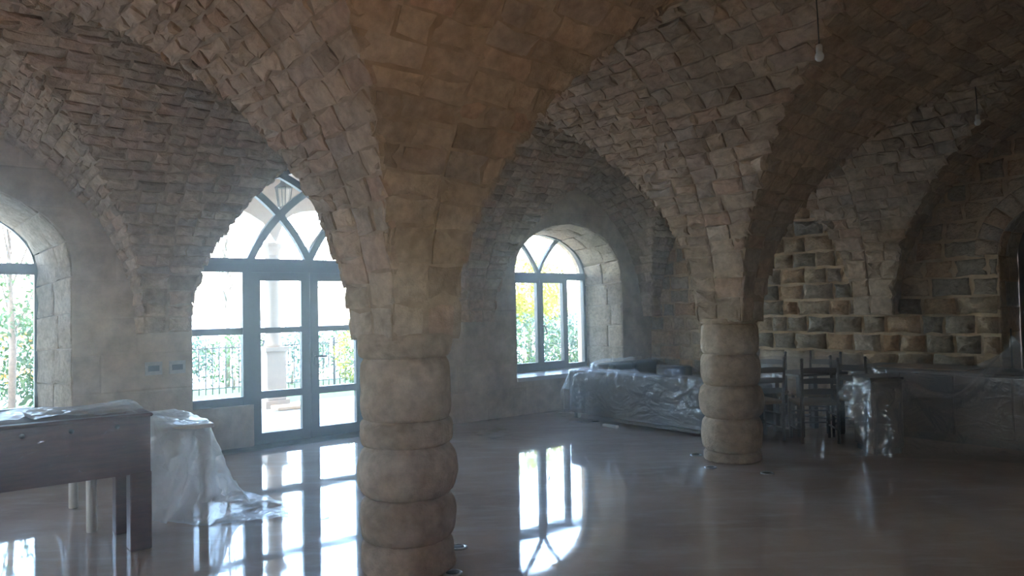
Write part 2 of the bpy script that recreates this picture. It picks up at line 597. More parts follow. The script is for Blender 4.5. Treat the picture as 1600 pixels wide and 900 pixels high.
WLIST = [W0 + (1 - W0) * (k / 14) ** 1.6 for k in range(15)]
ALIST = [w / 2 for w in WLIST] + [1 - w / 2 for w in reversed(WLIST[:-1])]
n_stone_bays = 0
for j in range(2):
    for i in range(4):
        mb = MB()
        for web in ('F', 'G'):
            for e in (0, 1):
                rows = []
                vs, fs = [], []
                for a in ALIST:
                    row = []
                    for k in range(7):
                        row.append(len(vs))
                        vs.append(web_pt(i, j, web, e, a, k / 6))
                    rows.append(row)
                for r0, r1 in zip(rows[:-1], rows[1:]):
                    for k in range(6):
                        fs.append((r0[k], r0[k + 1], r1[k + 1], r1[k]))
                mb.add(vs, fs)
        # undersides of the springings (they show as corbels on the walls)
        h = W0 / 2
        for s0, s1 in ((0, h), (1 - h, 1)):
            for t0, t1 in ((0, h), (1 - h, 1)):
                mb.add([vault_pt(i, j, s, t, 'F') * 1.0 for s, t in ((s0, t0), (s1, t0), (s1, t1), (s0, t1))], [(0, 1, 2, 3)])
        bay = mb.build('ceiling', 'mortar', None, True)
        tag(bay, kind='structure')
        if i == 0:
            continue
        # courses of stones
        stones = []
        for web in ('F', 'G'):
            for e in (0, 1):
                if web == 'F':
                    span = (W(*NODES[j + e][i]) - W(*NODES[j + e][i + 1])).length
                    other = (W(*NODES[j][i]) - W(*NODES[j + 1][i])).length
                else:
                    span = (W(*NODES[j][i + e]) - W(*NODES[j + 1][i + e])).length
                    other = (W(*NODES[j][i]) - W(*NODES[j][i + 1])).length
                # relief: rough on the faces that look back along the hall, smoother on the near vaults
                rough = 0.034 if (web == 'F' and i >= 2) else 0.02
                if j == 0 and web == 'G':
                    rough = 0.014
                if j == 1:
                    rough = 0.03
                for side in (0, 1):
                    fine = [W0 + (1 - W0) * k / 200 for k in range(201)]
                    arc = [0.0]
                    for w1, w2 in zip(fine[:-1], fine[1:]):
                        arc.append(arc[-1] + math.hypot((w2 - w1) * span / 2, (prof(w2) - prof(w1)) * RISE))
                    def w_at(L):
                        return float(np.interp(L, arc, fine))
                    L = 0.0
                    while L < arc[-1] - 0.05:
                        H = random.uniform(0.125, 0.18) if L > 0.6 else random.uniform(0.2, 0.27)
                        if j == 1 and (web == 'G' or i <= 2):
                            H *= 0.72
                        L2 = min(L + H, arc[-1])
                        if arc[-1] - L2 < 0.07:
                            L2 = arc[-1]
                        wa, wb = w_at(L), w_at(L2)
                        aa, ab = (wa / 2, wb / 2) if side == 0 else (1 - wa / 2, 1 - wb / 2)
                        m_end = (wa + wb) / 4
                        plen = m_end * other
                        x = 0.0
                        while x < plen - 1e-4:
                            wd = random.uniform(0.14, 0.31) * (1.3 if rough < 0.016 else 1.0)
                            x2 = x + wd
                            if plen - x2 < 0.12:
                                x2 = plen + random.uniform(-0.01, 0.02)
                            ma, mbb = x / other, x2 / other
                            mm = (ma + mbb) / 2
                            sk = random.uniform(-0.012, 0.012) / other
                            uv8 = [(aa, ma), (aa, mm), (aa, mbb), ((aa + ab) / 2, mbb + sk), (ab, mbb), (ab, mm), (ab, ma), ((aa + ab) / 2, ma + sk)]
                            out = [web_q(i, j, web, e, a_, m_) for a_, m_ in uv8]
                            n = web_normal(i, j, web, e, min(0.49, (aa + ab) / 2) if side == 0 else max(0.51, (aa + ab) / 2), mm)
                            vs, fs = stone(out, n, rough * random.uniform(0.5, 1.4), gap=0.012, inset=0.035, jit=0.013)
                            stones.append((out, vs, fs, random.random(), n))
                            x = x2
                        L = L2
        lay_stones(stones, 'vault_stone', 'vault_stonework', 'vault', bay, 300)

# ---- generic wall with openings -------------------------------------------------
class Opening:
    def __init__(self, c, hw, z0, zs, rise, kind='ellipse', R=2.1, ang=66):
        self.c, self.hw, self.z0, self.zs, self.rise, self.kind = c, hw, z0, zs, rise, kind
        self.R, self.ang = R, math.radians(ang)
        self.top = zs + (rise if kind == 'ellipse' else self.pt_z(hw))

    def pt_z(self, du):
        """pointed arch: height above the springing at distance du from the jamb"""
        R, a = self.R, self.ang
        return -R * math.cos(a) + math.sqrt(max(0, R * R - (R * math.sin(a) - du) ** 2))

    def half(self, z):
        if z <= self.zs:
            return self.hw
        if z >= self.top:
            return 0.0
        if self.kind == 'ellipse':
            return self.hw * math.sqrt(max(0, 1 - ((z - self.zs) / self.rise) ** 2))
        lo, hi = 0.0, self.hw
        for _ in range(30):
            mid = (lo + hi) / 2
            if self.zs + self.pt_z(mid) < z:
                lo = mid
            else:
                hi = mid
        return self.hw - lo

    def outline(self, n=14):
        """from the left foot over the arch to the right foot, in (a, z)"""
        pts = [(-self.hw, self.z0), (-self.hw, (self.z0 + self.zs) / 2)]
        for k in range(2 * n + 1):
            f = k / (2 * n)
            if self.kind == 'ellipse':
                t = math.pi * (1 - f)
                pts.append((self.hw * math.cos(t), self.zs + self.rise * math.sin(t)))
            else:
                x = -self.hw + 2 * self.hw * f
                pts.append((x, self.zs + self.pt_z(self.hw - abs(x))))
        pts += [(self.hw, (self.z0 + self.zs) / 2), (self.hw, self.z0)]
        return [(self.c + a, z) for a, z in pts]

def wall_face(mb, MAP, a0, a1, z0, z1, openings, d):
    lv = sorted(set([z0, z1] + [round(z0 + 0.06 * k, 4) for k in range(int((z1 - z0) / 0.06) + 1)] + [o.z0 for o in openings] + [o.zs for o in openings] + [o.top for o in openings]))
    lv = [z for z in lv if z0 <= z <= z1]
    for za, zb in zip(lv[:-1], lv[1:]):
        if zb - za < 1e-5:
            continue
        zm = (za + zb) / 2
        ops = sorted([o for o in openings if o.z0 < zm < o.top], key=lambda o: o.c)
        lefts = [(a0, a0)] + [(o.c + o.half(za), o.c + o.half(zb)) for o in ops]
        rights = [(o.c - o.half(za), o.c - o.half(zb)) for o in ops] + [(a1, a1)]
        for (la, lb), (ra, rb) in zip(lefts, rights):
            mb.add([MAP(la, za, d), MAP(ra, za, d), MAP(rb, zb, d), MAP(lb, zb, d)], [(0, 1, 2, 3)])

def wall_reveal(mb, MAP, o1, d1, o2, d2):
    A, B = o1.outline(), o2.outline()
    vs = [MAP(a, z, d1) for a, z in A] + [MAP(a, z, d2) for a, z in B]
    n = len(A)
    mb.add(vs, [(k, k + 1, n + k + 1, n + k) for k in range(n - 1)] + [(n - 1, 0, n, 2 * n - 1)])

def courses(MAP, N, a0, a1, rows, openings, wid, relief, gap, inset, jit, d=0.0, keep=None):
    """blocks laid in rows; relief may be a function (a, z)"""
    out = []
    for za, zb in zip(rows[:-1], rows[1:]):
        zm = (za + zb) / 2
        ops = sorted([o for o in openings if za < o.top - 0.03 and zb > o.z0 + 0.06], key=lambda o: o.c)
        zs = [za, (za * 2 + zb) / 3, (za + 2 * zb) / 3, zb]
        segs_l = [None] + ops
        segs_r = ops + [None]
        for ol, orr in zip(segs_l, segs_r):
            def left(z):
                return a0 if ol is None else ol.c + ol.half(z)
            def right(z):
                return a1 if orr is None else orr.c - orr.half(z)
            L, Rr = max(left(z) for z in zs), min(right(z) for z in zs)
            if Rr - L < 0.02:
                continue
            cuts = []
            x = L + random.uniform(*wid) * random.uniform(0.4, 1.0)
            while x < Rr - wid[0] * 0.6:
                cuts.append(x)
                x += random.uniform(*wid)
            bounds = [None] + cuts + [None]
            for k in range(len(bounds) - 1):
                lf = left if bounds[k] is None else (lambda z, c=bounds[k]: c)
                rf = right if bounds[k + 1] is None else (lambda z, c=bounds[k + 1]: c)
                lp = [(lf(z), z) for z in zs]
                rp = [(rf(z), z) for z in zs]
                if rp[1][0] - lp[1][0] < 0.05:
                    continue
                mid_t = ((lp[-1][0] + rp[-1][0]) / 2, zb)
                mid_b = ((lp[0][0] + rp[0][0]) / 2, za)
                az = lp + [mid_t] + rp[::-1] + [mid_b]
                cx = sum(q[0] for q in az) / len(az)
                if keep and not keep(cx, zm):
                    continue
                rl = relief(cx, zm) if callable(relief) else relief
                o3 = [MAP(a, z, d) for a, z in az]
                vs, fs = stone(o3, N, rl * random.uniform(0.6, 1.3), gap, inset, jit, craggy=rl > 0.03)
                out.append((o3, vs, fs, random.random(), N))
    return out

def reveal_stones(MAP, o1, d1, o2, d2, size, relief, zmin):
    """blocks lining the jambs and soffit of a recess"""
    res = []
    for flip in (1,):
        def line(o, f):
            """arc-length along the outline, f in 0..1"""
            P = o.outline(20)
            L = [0.0]
            for p, q in zip(P[:-1], P[1:]):
                L.append(L[-1] + math.hypot(q[0] - p[0], q[1] - p[1]))
            t = f * L[-1]
            return float(np.interp(t, L, [p[0] for p in P])), float(np.interp(t, L, [p[1] for p in P]))
        P = o1.outline(20)
        tot = sum(math.hypot(q[0] - p[0], q[1] - p[1]) for p, q in zip(P[:-1], P[1:]))
        n = max(4, round(tot / size))
        for k in range(n):
            fa, fb = k / n, (k + 1) / n
            split = random.choice(([0, 0.38, 1], [0, 0.62, 1], [0, 0.5, 1], [0, 0.3, 1]))
            for s0, s1 in zip(split[:-1], split[1:]):
                def pt(f, s):
                    a1_, z1_ = line(o1, f)
                    a2_, z2_ = line(o2, f)
                    return MAP(a1_ * (1 - s) + a2_ * s, z1_ * (1 - s) + z2_ * s, d1 * (1 - s) + d2 * s)
                fm_, sm_ = (fa + fb) / 2, (s0 + s1) / 2
                o3 = [pt(fa, s0), pt(fa, sm_), pt(fa, s1), pt(fm_, s1), pt(fb, s1), pt(fb, sm_), pt(fb, s0), pt(fm_, s0)]
                ctr = pt(fm_, sm_)
                nrm = (pt(fb, sm_) - pt(fa, sm_)).cross(pt(fm_, s1) - pt(fm_, s0)).normalized()
                cen = MAP(o1.c, min(o1.zs, ctr.z), (d1 + d2) / 2)
                if nrm.dot(cen - ctr) < 0:
                    nrm = -nrm
                vs, fs = stone(o3, nrm, relief * random.uniform(0.5, 1.4), 0.007, 0.03, 0.008)
                res.append((o3, vs, fs, random.random(), nrm))
    return res

# ---- window wall
def WMAP(a, z, d):
    return W(a, V_WIN - d, z)          # d > 0 into the room, d < 0 outward
NW = Vector((-V[0], -V[1], 0))
WIN_A = dict(zs=2.13, z0=0.55, rise=0.80)
op_l = Opening(-2.36, 1.14, **WIN_A)
op_l2 = Opening(-2.46, 1.02, 0.55, 2.13, 0.70)
op_r = Opening(5.69, 1.15, **WIN_A)
op_r2 = Opening(5.69, 1.07, 0.55, 2.13, 0.72)
op_d = Opening(1.47, 1.53, 0.0, 2.27, 0, 'pointed')
op_d2 = Opening(1.47, 1.50, 0.0, 2.27, 0, 'pointed')
faces_in, faces_out = [op_l, op_d, op_r], [op_l2, op_d2, op_r2]
mb = MB()
wall_face(mb, WMAP, U_LEFT - 0.3, U_BACK + 0.9, 0, 4.3, faces_in, 0.0)
wall_face(mb, WMAP, U_LEFT - 0.3, U_BACK + 0.9, -0.3, 4.3, faces_out, -1.02)
for a, b in zip(faces_in, faces_out):
    wall_reveal(mb, WMAP, a, 0.0, b, -1.02)
wall_window = tag(mb.build('wall_window', 'ashlar'), kind='structure')
rows = [0.0, 0.42, 0.8, 1.2, 1.58, 1.98, 2.36, 2.72, 3.1, 3.5, 3.9]
st = courses(WMAP, NW, U_LEFT, U_BACK, rows, faces_in, (0.55, 0.95), 0.006, 0.004, 0.02, 0.003, 0.002)
lay_stones(st, 'wall_block', 'wall_blocks', 'ashlar', wall_window)
st = []
for a, b in ((op_l, op_l2), (op_r, op_r2)):
    st += reveal_stones(WMAP, a, 0.0, b, -0.80, 0.36, 0.016, 0.5)
lay_stones(st, 'reveal_stone', 'reveal_stones', 'hewn', wall_window)
st = []
for a, b in ((op_l, op_l2), (op_r, op_r2)):
    o1 = Opening(b.c, b.hw, b.z0, b.zs, b.rise)
    st += reveal_stones(WMAP, o1, -0.88, o1, -1.02, 0.36, 0.006, 0.5)
lay_stones(st, 'outer_reveal_stone', 'outer_reveal_stones', 'hewn', wall_window)
for c in (op_l, op_r):
    MB().box(c.c - c.hw + 0.01, c.c + c.hw - 0.01, 0.03, -1.05, 0.50, 0.56, lambda x, y, z: WMAP(x, z, y)).build('window_sill', 'sill', wall_window)

# ---- back wall with rusticated stones and a low arched doorway
def BMAP(a, z, d):
    return W(U_BACK - d, a, z)
NB = Vector((-U[0], -U[1], 0))
op_b = Opening(-1.47, 0.70, 0.0, 2.12, 0.62)
mb = MB()
wall_face(mb, BMAP, V_NEAR - 0.3, V_WIN + 1.0, 0, 4.3, [op_b], 0.0)
wall_reveal(mb, BMAP, op_b, 0.0, op_b, -0.7)
wall_back = tag(mb.build('wall_back', 'rmortar'), kind='structure')
rows, z = [0.02], 0.02
while z < 4.0:
    z += random.uniform(0.22, 0.25)
    rows.append(z)
def back_relief(a, z):
    if a < 0.55 and z > 1.72:
        return 0.012
    if a > 3.0:
        return 0.02
    return 0.07
vous = Opening(-1.47, 0.95, 0.0, 2.12, 0.86)
def back_keep(a, z):
    return not (z > 2.0 and abs(a - vous.c) < vous.half(z) - 0.02)
st = courses(BMAP, NB, V_NEAR, V_WIN, rows, [op_b], (0.20, 0.50), back_relief, 0.024, 0.05, 0.012, keep=back_keep)
lay_stones(st, 'rusticated_stone', 'rusticated_stones', 'rustic', wall_back)
st = []
for k in range(13):
    t0, t1 = math.pi * k / 13, math.pi * (k + 1) / 13
    tm = (t0 + t1) / 2
    def vp(t, r):
        return BMAP(-1.47 + (0.70 + 0.25 * r) * math.cos(t), 2.12 + (0.62 + 0.24 * r) * math.sin(t), 0)
    o3 = [vp(t0, 0), vp(t0, 0.5), vp(t0, 1), vp(tm, 1), vp(t1, 1), vp(t1, 0.5), vp(t1, 0), vp(tm, 0)]
    vs, fs = stone(o3, NB, 0.04 * random.uniform(0.7, 1.2), 0.008, 0.03, 0.005)
    st.append((o3, vs, fs, random.random(), NB))
lay_stones(st, 'voussoir', 'voussoirs', 'rustic', wall_back)
lay_stones(reveal_stones(BMAP, op_b, 0.0, op_b, -0.6, 0.3, 0.012, 0), 'doorway_stone', 'doorway_stones', 'rustic', wall_back)
# a plank door standing at the back of the doorway
door2 = empty('door_2', BMAP(-1.47, 0, -0.6), 'dark plank door at the back of the low arched doorway', kind='structure')
for k in range(6):
    x = -1.47 - 0.69 + 0.23 * k
    MB().box(x + 0.003, x + 0.227, -0.66, -0.60, 0.0, 2.70, lambda a, d, z: BMAP(a, z, d)).build('plank', 'doorwood', door2)

# ---- walls behind and left of the camera; unseen high opening added to warm the vaults
def NMAP(a, z, d):
    return W(a, V_NEAR + d, z)
near_ops = [Opening(-2.0, 0.85, 1.75, 2.15, 0.35)]
mb = MB()
wall_face(mb, NMAP, U_LEFT - 0.3, U_BACK + 0.9, 0, 4.3, near_ops, 0.0)
wall_face(mb, NMAP, U_LEFT - 0.3, U_BACK + 0.9, -0.3, 4.3, near_ops, -0.6)
for o in near_ops:
    wall_reveal(mb, NMAP, o, 0.0, o, -0.6)
tag(mb.build('wall_near', 'ashlar'), kind='structure')
# unseen arch added in the left end to light columns and back wall
def LMAP(a, z, d):
    return W(U_LEFT + d, a, z)
left_ops = [Opening(2.5, 0.75, 0.0, 1.9, 0.5)]
mb = MB()
wall_face(mb, LMAP, V_NEAR - 0.3, V_WIN + 1.0, 0, 4.3, left_ops, 0.0)
wall_face(mb, LMAP, V_NEAR - 0.3, V_WIN + 1.0, -0.3, 4.3, left_ops, -0.3)
wall_reveal(mb, LMAP, left_ops[0], 0.0, left_ops[0], -0.3)
tag(mb.build('wall_left', 'ashlar'), kind='structure')
mb = MB()
p = [W(-22, V_NEAR - 0.3, -0.02), W(U_LEFT - 0.3, V_NEAR - 0.3, -0.02), W(U_LEFT - 0.3, 9.0, -0.02), W(-22, 9.0, -0.02)]
mb.add(p + [q - Vector((0, 0, 0.3)) for q in p], [(0, 1, 2, 3), (7, 6, 5, 4), (0, 4, 5, 1), (1, 5, 6, 2), (2, 6, 7, 3), (3, 7, 4, 0)])
tag(mb.build('bounce_ground', 'terrace'), kind='structure')  # unseen ground added to bounce sunlight in through the left arch
mb = MB()
p = [W(-22, -24, -0.02), W(22, -24, -0.02), W(22, V_NEAR - 0.3, -0.02), W(-22, V_NEAR - 0.3, -0.02)]
mb.add(p + [q - Vector((0, 0, 0.3)) for q in p], [(0, 1, 2, 3), (7, 6, 5, 4), (0, 4, 5, 1), (1, 5, 6, 2), (2, 6, 7, 3), (3, 7, 4, 0)])
tag(mb.build('bounce_ground', 'warm_ground'), kind='structure')  # unseen orange ground added to throw a warm glow up at the vaults

# unseen slab added to keep sky light out of the high opening
MB().box(-4.6, 0.6, V_NEAR - 2.0, V_NEAR - 0.6, 2.55, 2.7, lambda x, y, z: W(x, y, z)).build('sky_shield', 'ashlar')
bpy.data.objects['sky_shield']['kind'] = 'structure'
# ---- flat roof over the vaults
mb = MB()
p = [W(U_LEFT - 0.3, V_NEAR - 0.3, 4.3), W(U_BACK + 0.9, V_NEAR - 0.3, 4.3), W(U_BACK + 0.9, V_WIN + 1.02, 4.3), W(U_LEFT - 0.3, V_WIN + 1.02, 4.3)]
mb.add(p + [q + Vector((0, 0, 0.3)) for q in p], [(3, 2, 1, 0), (4, 5, 6, 7), (0, 1, 5, 4), (1, 2, 6, 5), (2, 3, 7, 6), (3, 0, 4, 7)])
tag(mb.build('roof', 'ashlar'), kind='structure')

# ---- round columns of stacked drums
def column(loc, drums, label, seed):
    root = empty('stone_column', loc, label, 'column', 'columns of the hall')
    for k, (z0, z1, r0, rm, r1) in enumerate(drums):
        n, m = 40, 12
        vs, fs = [], []
        for a in range(m + 1):
            f = a / m
            zz = z0 + (z1 - z0) * f
            r = (r0 * (1 - f) ** 2 + 2 * (2 * rm - (r0 + r1) / 2) * f * (1 - f) + r1 * f * f)
            edge = min(1.0, min(f, 1 - f) / 0.16)
            r -= 0.022 * (1 - edge) ** 2
            for q in range(n):
                t = 2 * math.pi * q / n
                rr = r + 0.012 * noise.noise(Vector((math.cos(t) * 2.2 + seed, math.sin(t) * 2.2, zz * 3.5 + k * 7))) + 0.007 * noise.noise(Vector((math.cos(t) * 8 + seed, math.sin(t) * 8, zz * 14)))
                vs.append((loc[0] + rr * math.cos(t), loc[1] + rr * math.sin(t), zz))
        for a in range(m):
            for q in range(n):
                fs.append((a * n + q, a * n + (q + 1) % n, (a + 1) * n + (q + 1) % n, (a + 1) * n + q))
        fs.append(tuple(reversed(range(n))))
        fs.append(tuple(range(m * n, (m + 1) * n)))
        mb = MB()
        mb.add(vs, fs, random.random())
        mb.build('drum', 'drum', root, True)
    return root
c1 = W(0, 0)
column((c1.x, c1.y, 0), [(0.0, 0.19, 0.295, 0.285, 0.28), (0.19, 0.46, 0.275, 0.30, 0.275), (0.46, 0.77, 0.275, 0.315, 0.275),
                         (0.77, 0.93, 0.28, 0.292, 0.285), (0.93, 1.31, 0.285, 0.285, 0.28), (1.31, 1.46, 0.285, 0.295, 0.30)],
       'squat round stone column with bulging drums beside the glazed door', 1.0)
c2 = W(4.17, 0.58)
column((c2.x, c2.y, 0), [(0.0, 0.10, 0.29, 0.29, 0.285), (0.10, 0.44, 0.28, 0.305, 0.285), (0.44, 0.77, 0.285, 0.325, 0.29),
                         (0.77, 1.09, 0.28, 0.30, 0.28), (1.09, 1.40, 0.285, 0.29, 0.28), (1.40, 1.46, 0.285, 0.29, 0.295)],
       'round stone column standing between the plastic-covered sofa and chairs', 5.0)

# ---- windows and the glazed door ------------------------------------------------
def bar(mb, pts, width, d0, d1, closed=False):
    """flat bar of given width swept along a polyline in the wall plane, from depth d0 to d1"""
    n = len(pts)
    L, Rr = [], []
    for k in range(n):
        if closed:
            p0, p2 = pts[(k - 1) % n], pts[(k + 1) % n]
        else:
            p0, p2 = pts[max(k - 1, 0)], pts[min(k + 1, n - 1)]
        p1 = pts[k]
        def nrm(a, b):
            dx, dz = b[0] - a[0], b[1] - a[1]
            l = math.hypot(dx, dz) or 1
            return (-dz / l, dx / l)
        if p0 == p1: n1 = n2 = nrm(p1, p2)
        elif p1 == p2: n1 = n2 = nrm(p0, p1)
        else: n1, n2 = nrm(p0, p1), nrm(p1, p2)
        bx, bz = n1[0] + n2[0], n1[1] + n2[1]
        l2 = bx * bx + bz * bz
        sc = 2.0 / l2 if l2 > 0.3 else 1.0
        bx, bz = bx * sc * width / 2, bz * sc * width / 2
        L.append((p1[0] + bx, p1[1] + bz))
        Rr.append((p1[0] - bx, p1[1] - bz))
    vs = []
    for k in range(n):
        vs += [WMAP(L[k][0], L[k][1], d0), WMAP(Rr[k][0], Rr[k][1], d0), WMAP(Rr[k][0], Rr[k][1], d1), WMAP(L[k][0], L[k][1], d1)]
    fs = []
    rng_ = range(n) if closed else range(n - 1)
    for k in rng_:
        a, b = 4 * k, 4 * ((k + 1) % n)
        for q in range(4):
            fs.append((a + q, a + (q + 1) % 4, b + (q + 1) % 4, b + q))
    if not closed:
        fs += [(3, 2, 1, 0), tuple(4 * (n - 1) + q for q in range(4))]
    return mb.add(vs, fs)

def pane(parent, a0, a1, z0, z1, d):
    return MB().box(a0, a1, d - 0.004, d + 0.004, z0, z1, lambda a, dd, z: WMAP(a, z, dd)).build('pane', 'glass', parent)

def arc_pts(a, z, sgn, R, ang, stop, n=24):
    """tracery arc leaving (a, z) upward and curving to side sgn until stop(a, z) is true"""
    ang = math.radians(ang)
    cx, cz = a + sgn * R * math.sin(ang), z - R * math.cos(ang)
    pts = []
    for k in range(200):
        du = k * 0.012
        zz = cz + math.sqrt(max(0, R * R - (R * math.sin(ang) - du) ** 2))
        x = a + sgn * du
        if k > 1 and stop(x, zz):
            pts.append((x, zz))
            break
        if k % 5 == 0:
            pts.append((x, zz))
    return pts, (cx, cz, R)

def head_panes(parent, op, zb, circles, d, step=0.02):
    """glass of the arched head, one pane for each cell between the tracery bars"""
    cells = {}
    n = int(2 * op.hw / step)
    xs = [op.c - op.hw + 2 * op.hw * k / n for k in range(n + 1)]
    cols = []
    for x in xs:
        lo, hi = zb, zb
        a = abs(x - op.c)
        if op.kind == 'ellipse':
            hi = op.zs + op.rise * math.sqrt(max(0, 1 - (a / op.hw) ** 2))
        else:
            hi = op.zs + op.pt_z(op.hw - a)
        cut = [lo, max(lo + 1e-4, hi)]
        for cx, cz, R in circles:
            q = R * R - (x - cx) ** 2
            if q > 0:
                zz = cz + math.sqrt(q)
                if lo < zz < hi:
                    cut.append(zz)
        cut.sort()
        col = {}
        for z1, z2 in zip(cut[:-1], cut[1:]):
            zm = (z1 + z2) / 2
            key = tuple((x - cx) ** 2 + (zm - cz) ** 2 < R * R for cx, cz, R in circles)
            col[key] = (z1, z2)
        cols.append(col)
    for k in range(n):
        for key in set(cols[k]) & set(cols[k + 1]):
            cells.setdefault(key, []).append((xs[k], xs[k + 1], cols[k][key], cols[k + 1][key]))
    for key, strips in cells.items():
        mb = MB()
        for x0, x1, (l0, h0), (l1, h1) in strips:
            mb.add([WMAP(x0, l0, d), WMAP(x1, l1, d), WMAP(x1, h1, d), WMAP(x0, h0, d)], [(0, 1, 2, 3)])
        mb.build('pane', 'glass', parent)

def arched_window(name, c, hw, zs, rise, label):
    op = Opening(c, hw, 0.56, zs, rise)
    D = -0.83
    root = empty(name, WMAP(c, 0.56, D), label, kind='structure')
    ol = op.outline()
    inner = [(a - math.copysign(0.035, a - c) if abs(a - c) > 0.05 else a, z) for a, z in ol]
    bar(MB(), [(a, max(z, 0.60)) for a, z in inner], 0.075, D - 0.04, D + 0.04, True).build('frame', 'frame', root)
    bar(MB(), [(c - hw, zs), (c + hw, zs)], 0.12, D - 0.035, D + 0.045).build('transom', 'frame', root)
    for s in (-1, 1):
        bar(MB(), [(c + s * 0.60, 0.6), (c + s * 0.60, zs)], 0.06, D - 0.035, D + 0.035).build('mullion', 'frame', root)
    circles = []
    for s in (-1, 1):
        pts, circ = arc_pts(c, zs + 0.04, s, 1.6, 66, lambda x, z: ((x - c) / hw) ** 2 + ((z - zs) / rise) ** 2 > 0.93)
        bar(MB(), pts, 0.055, D - 0.03, D + 0.03).build('tracery_bar', 'frame', root)
        circles.append(circ)
    head_panes(root, op, zs + 0.05, circles, D)
    for s in (-1, 1):
        lo, hi = sorted((c + s * 0.005, c + s * 0.575))
        cs = MB()
        bar(cs, [(lo + 0.03, 0.66), (lo + 0.03, zs - 0.08), (hi - 0.03, zs - 0.08), (hi - 0.03, 0.66)], 0.062, D - 0.03, D + 0.05, True)
        cas = cs.build('casement', 'frame', root)
        pane(cas, lo + 0.05, hi - 0.05, 0.68, zs - 0.10, D)
        lo, hi = sorted((c + s * 0.62, c + s * (hw - 0.06)))
        pane(root, lo, hi, 0.62, zs - 0.05, D)
        if s == 1:
            h = MB()
            h.tube([WMAP(c + 0.04, 1.30, D + 0.05), WMAP(c + 0.04, 1.30, D + 0.10)], 0.012)
            h.tube([WMAP(c + 0.04, 1.31, D + 0.10), WMAP(c + 0.06, 1.27, D + 0.105), WMAP(c + 0.10, 1.17, D + 0.10)], 0.013)
            h.build('handle', 'handle', cas, True)
    return root
arched_window('window_1', op_l2.c + 0.02, 1.04, 2.13, 0.72, 'arched window beside the games table, shrubs with orange flowers behind')
arched_window('window_2', 5.69, 1.085, 2.13, 0.735, 'arched window above the covered sofa, yellow tree behind')

# glazed double door with sidelights and an arched head
D = -0.40
dop = Opening(1.47, 1.50, 0.0, 2.27, 0, 'pointed')
door = empty('door_1', WMAP(1.47, 0, D), 'dark-framed glazed double door with sidelights under a pointed traceried head', kind='structure')
cz = 1.47
bar(MB(), [(a, z) for a, z in dop.outline()], 0.10, D - 0.05, D + 0.05).build('frame', 'frame', door)
bar(MB(), [(cz - 1.5, 2.19), (cz + 1.5, 2.19)], 0.17, D - 0.045, D + 0.055).build('transom', 'frame', door)
for s in (-1, 1):
    bar(MB(), [(cz + s * 0.80, 0.0), (cz + s * 0.80, 2.15)], 0.11, D - 0.045, D + 0.055).build('mullion', 'frame', door)
circles = []
def out_of_head(x, z):
    a = abs(x - cz)
    return a > dop.hw or z > dop.zs + dop.pt_z(dop.hw - a) - 0.02
for a, s in ((-0.75, 1), (0.0, 1), (0.0, -1), (0.75, -1)):
    pts, circ = arc_pts(cz + a, 2.26, s, 2.1, 66, out_of_head)
    bar(MB(), pts, 0.085, D - 0.04, D + 0.04).build('tracery_bar', 'frame', door)
    circles.append(circ)
head_panes(door, dop, 2.27, circles, D)
for s in (-1, 1):
    # leaf
    lo, hi = sorted((cz + s * 0.004, cz + s * 0.745))
    mb = MB()
    bar(mb, [(lo + 0.055, 0.06), (lo + 0.055, 2.06), (hi - 0.055, 2.06), (hi - 0.055, 0.06)], 0.11, D - 0.03, D + 0.04, True)
    leaf = mb.build('door_leaf', 'frame', door)
    bar(MB(), [(lo + 0.1, 0.60), (hi - 0.1, 0.60)], 0.09, D - 0.03, D + 0.04).build('rail', 'frame', leaf)
    bar(MB(), [(lo + 0.1, 1.39), (hi - 0.1, 1.39)], 0.07, D - 0.03, D + 0.04).build('rail', 'frame', leaf)
    bar(MB(), [(lo + 0.1, 0.07), (hi - 0.1, 0.07)], 0.13, D - 0.03, D + 0.04).build('rail', 'frame', leaf)
    for z0, z1 in ((0.13, 0.56), (0.64, 1.36), (1.42, 2.01)):
        pane(leaf, lo + 0.1, hi - 0.1, z0, z1, D)
    if s == 1:
        h = MB()
        h.box(cz + 0.04, cz + 0.08, D + 0.04, D + 0.05, 0.93, 1.10, lambda a, dd, z: WMAP(a, z, dd))
        h.tube([WMAP(cz + 0.06, 1.04, D + 0.04), WMAP(cz + 0.06, 1.04, D + 0.10)], 0.012)
        h.tube([WMAP(cz + 0.06, 1.04, D + 0.10), WMAP(cz + 0.20, 1.035, D + 0.10)], 0.013)
        h.build('handle', 'handle', leaf, True)
    # sidelight
    lo, hi = sorted((cz + s * 0.85, cz + s * 1.45))
    bar(MB(), [(lo, 0.55), (hi, 0.55)], 0.10, D - 0.04, D + 0.045).build('rail', 'frame', door)
    bar(MB(), [(lo, 1.39), (hi, 1.39)], 0.08, D - 0.04, D + 0.045).build('rail', 'frame', door)
    pane(door, lo, hi, 0.60, 1.35, D)
    pane(door, lo, hi, 1.43, 2.11, D)
    # parapet below the sidelight
    lo, hi = sorted((cz + s * 0.745, cz + s * 1.52))
    MB().box(lo, hi, D - 0.12, D + 0.09, 0.0, 0.50, lambda a, dd, z: WMAP(a, z, dd)).build('low_parapet', 'ashlar', wall_window)

# wall switches between the left window and the door
for k, u in enumerate((-0.46, -0.22)):
    r = empty('wall_switch', WMAP(u, 1.02, 0.008), 'flat grey wall switch beside the sidelight of the glazed door' if k else 'flat grey wall switch towards the arched window by the games table', 'switch', 'switches on the plastered pier')
    MB().box(u - 0.085, u + 0.085, 0.004, 0.016, 0.96, 1.10, lambda a, dd, z: WMAP(a, z, dd)).build('plate', 'switchp', r)
    MB().box(u - 0.055, u + 0.055, 0.014, 0.024, 1.0, 1.06, lambda a, dd, z: WMAP(a, z, dd)).build('rocker', 'switch', r)

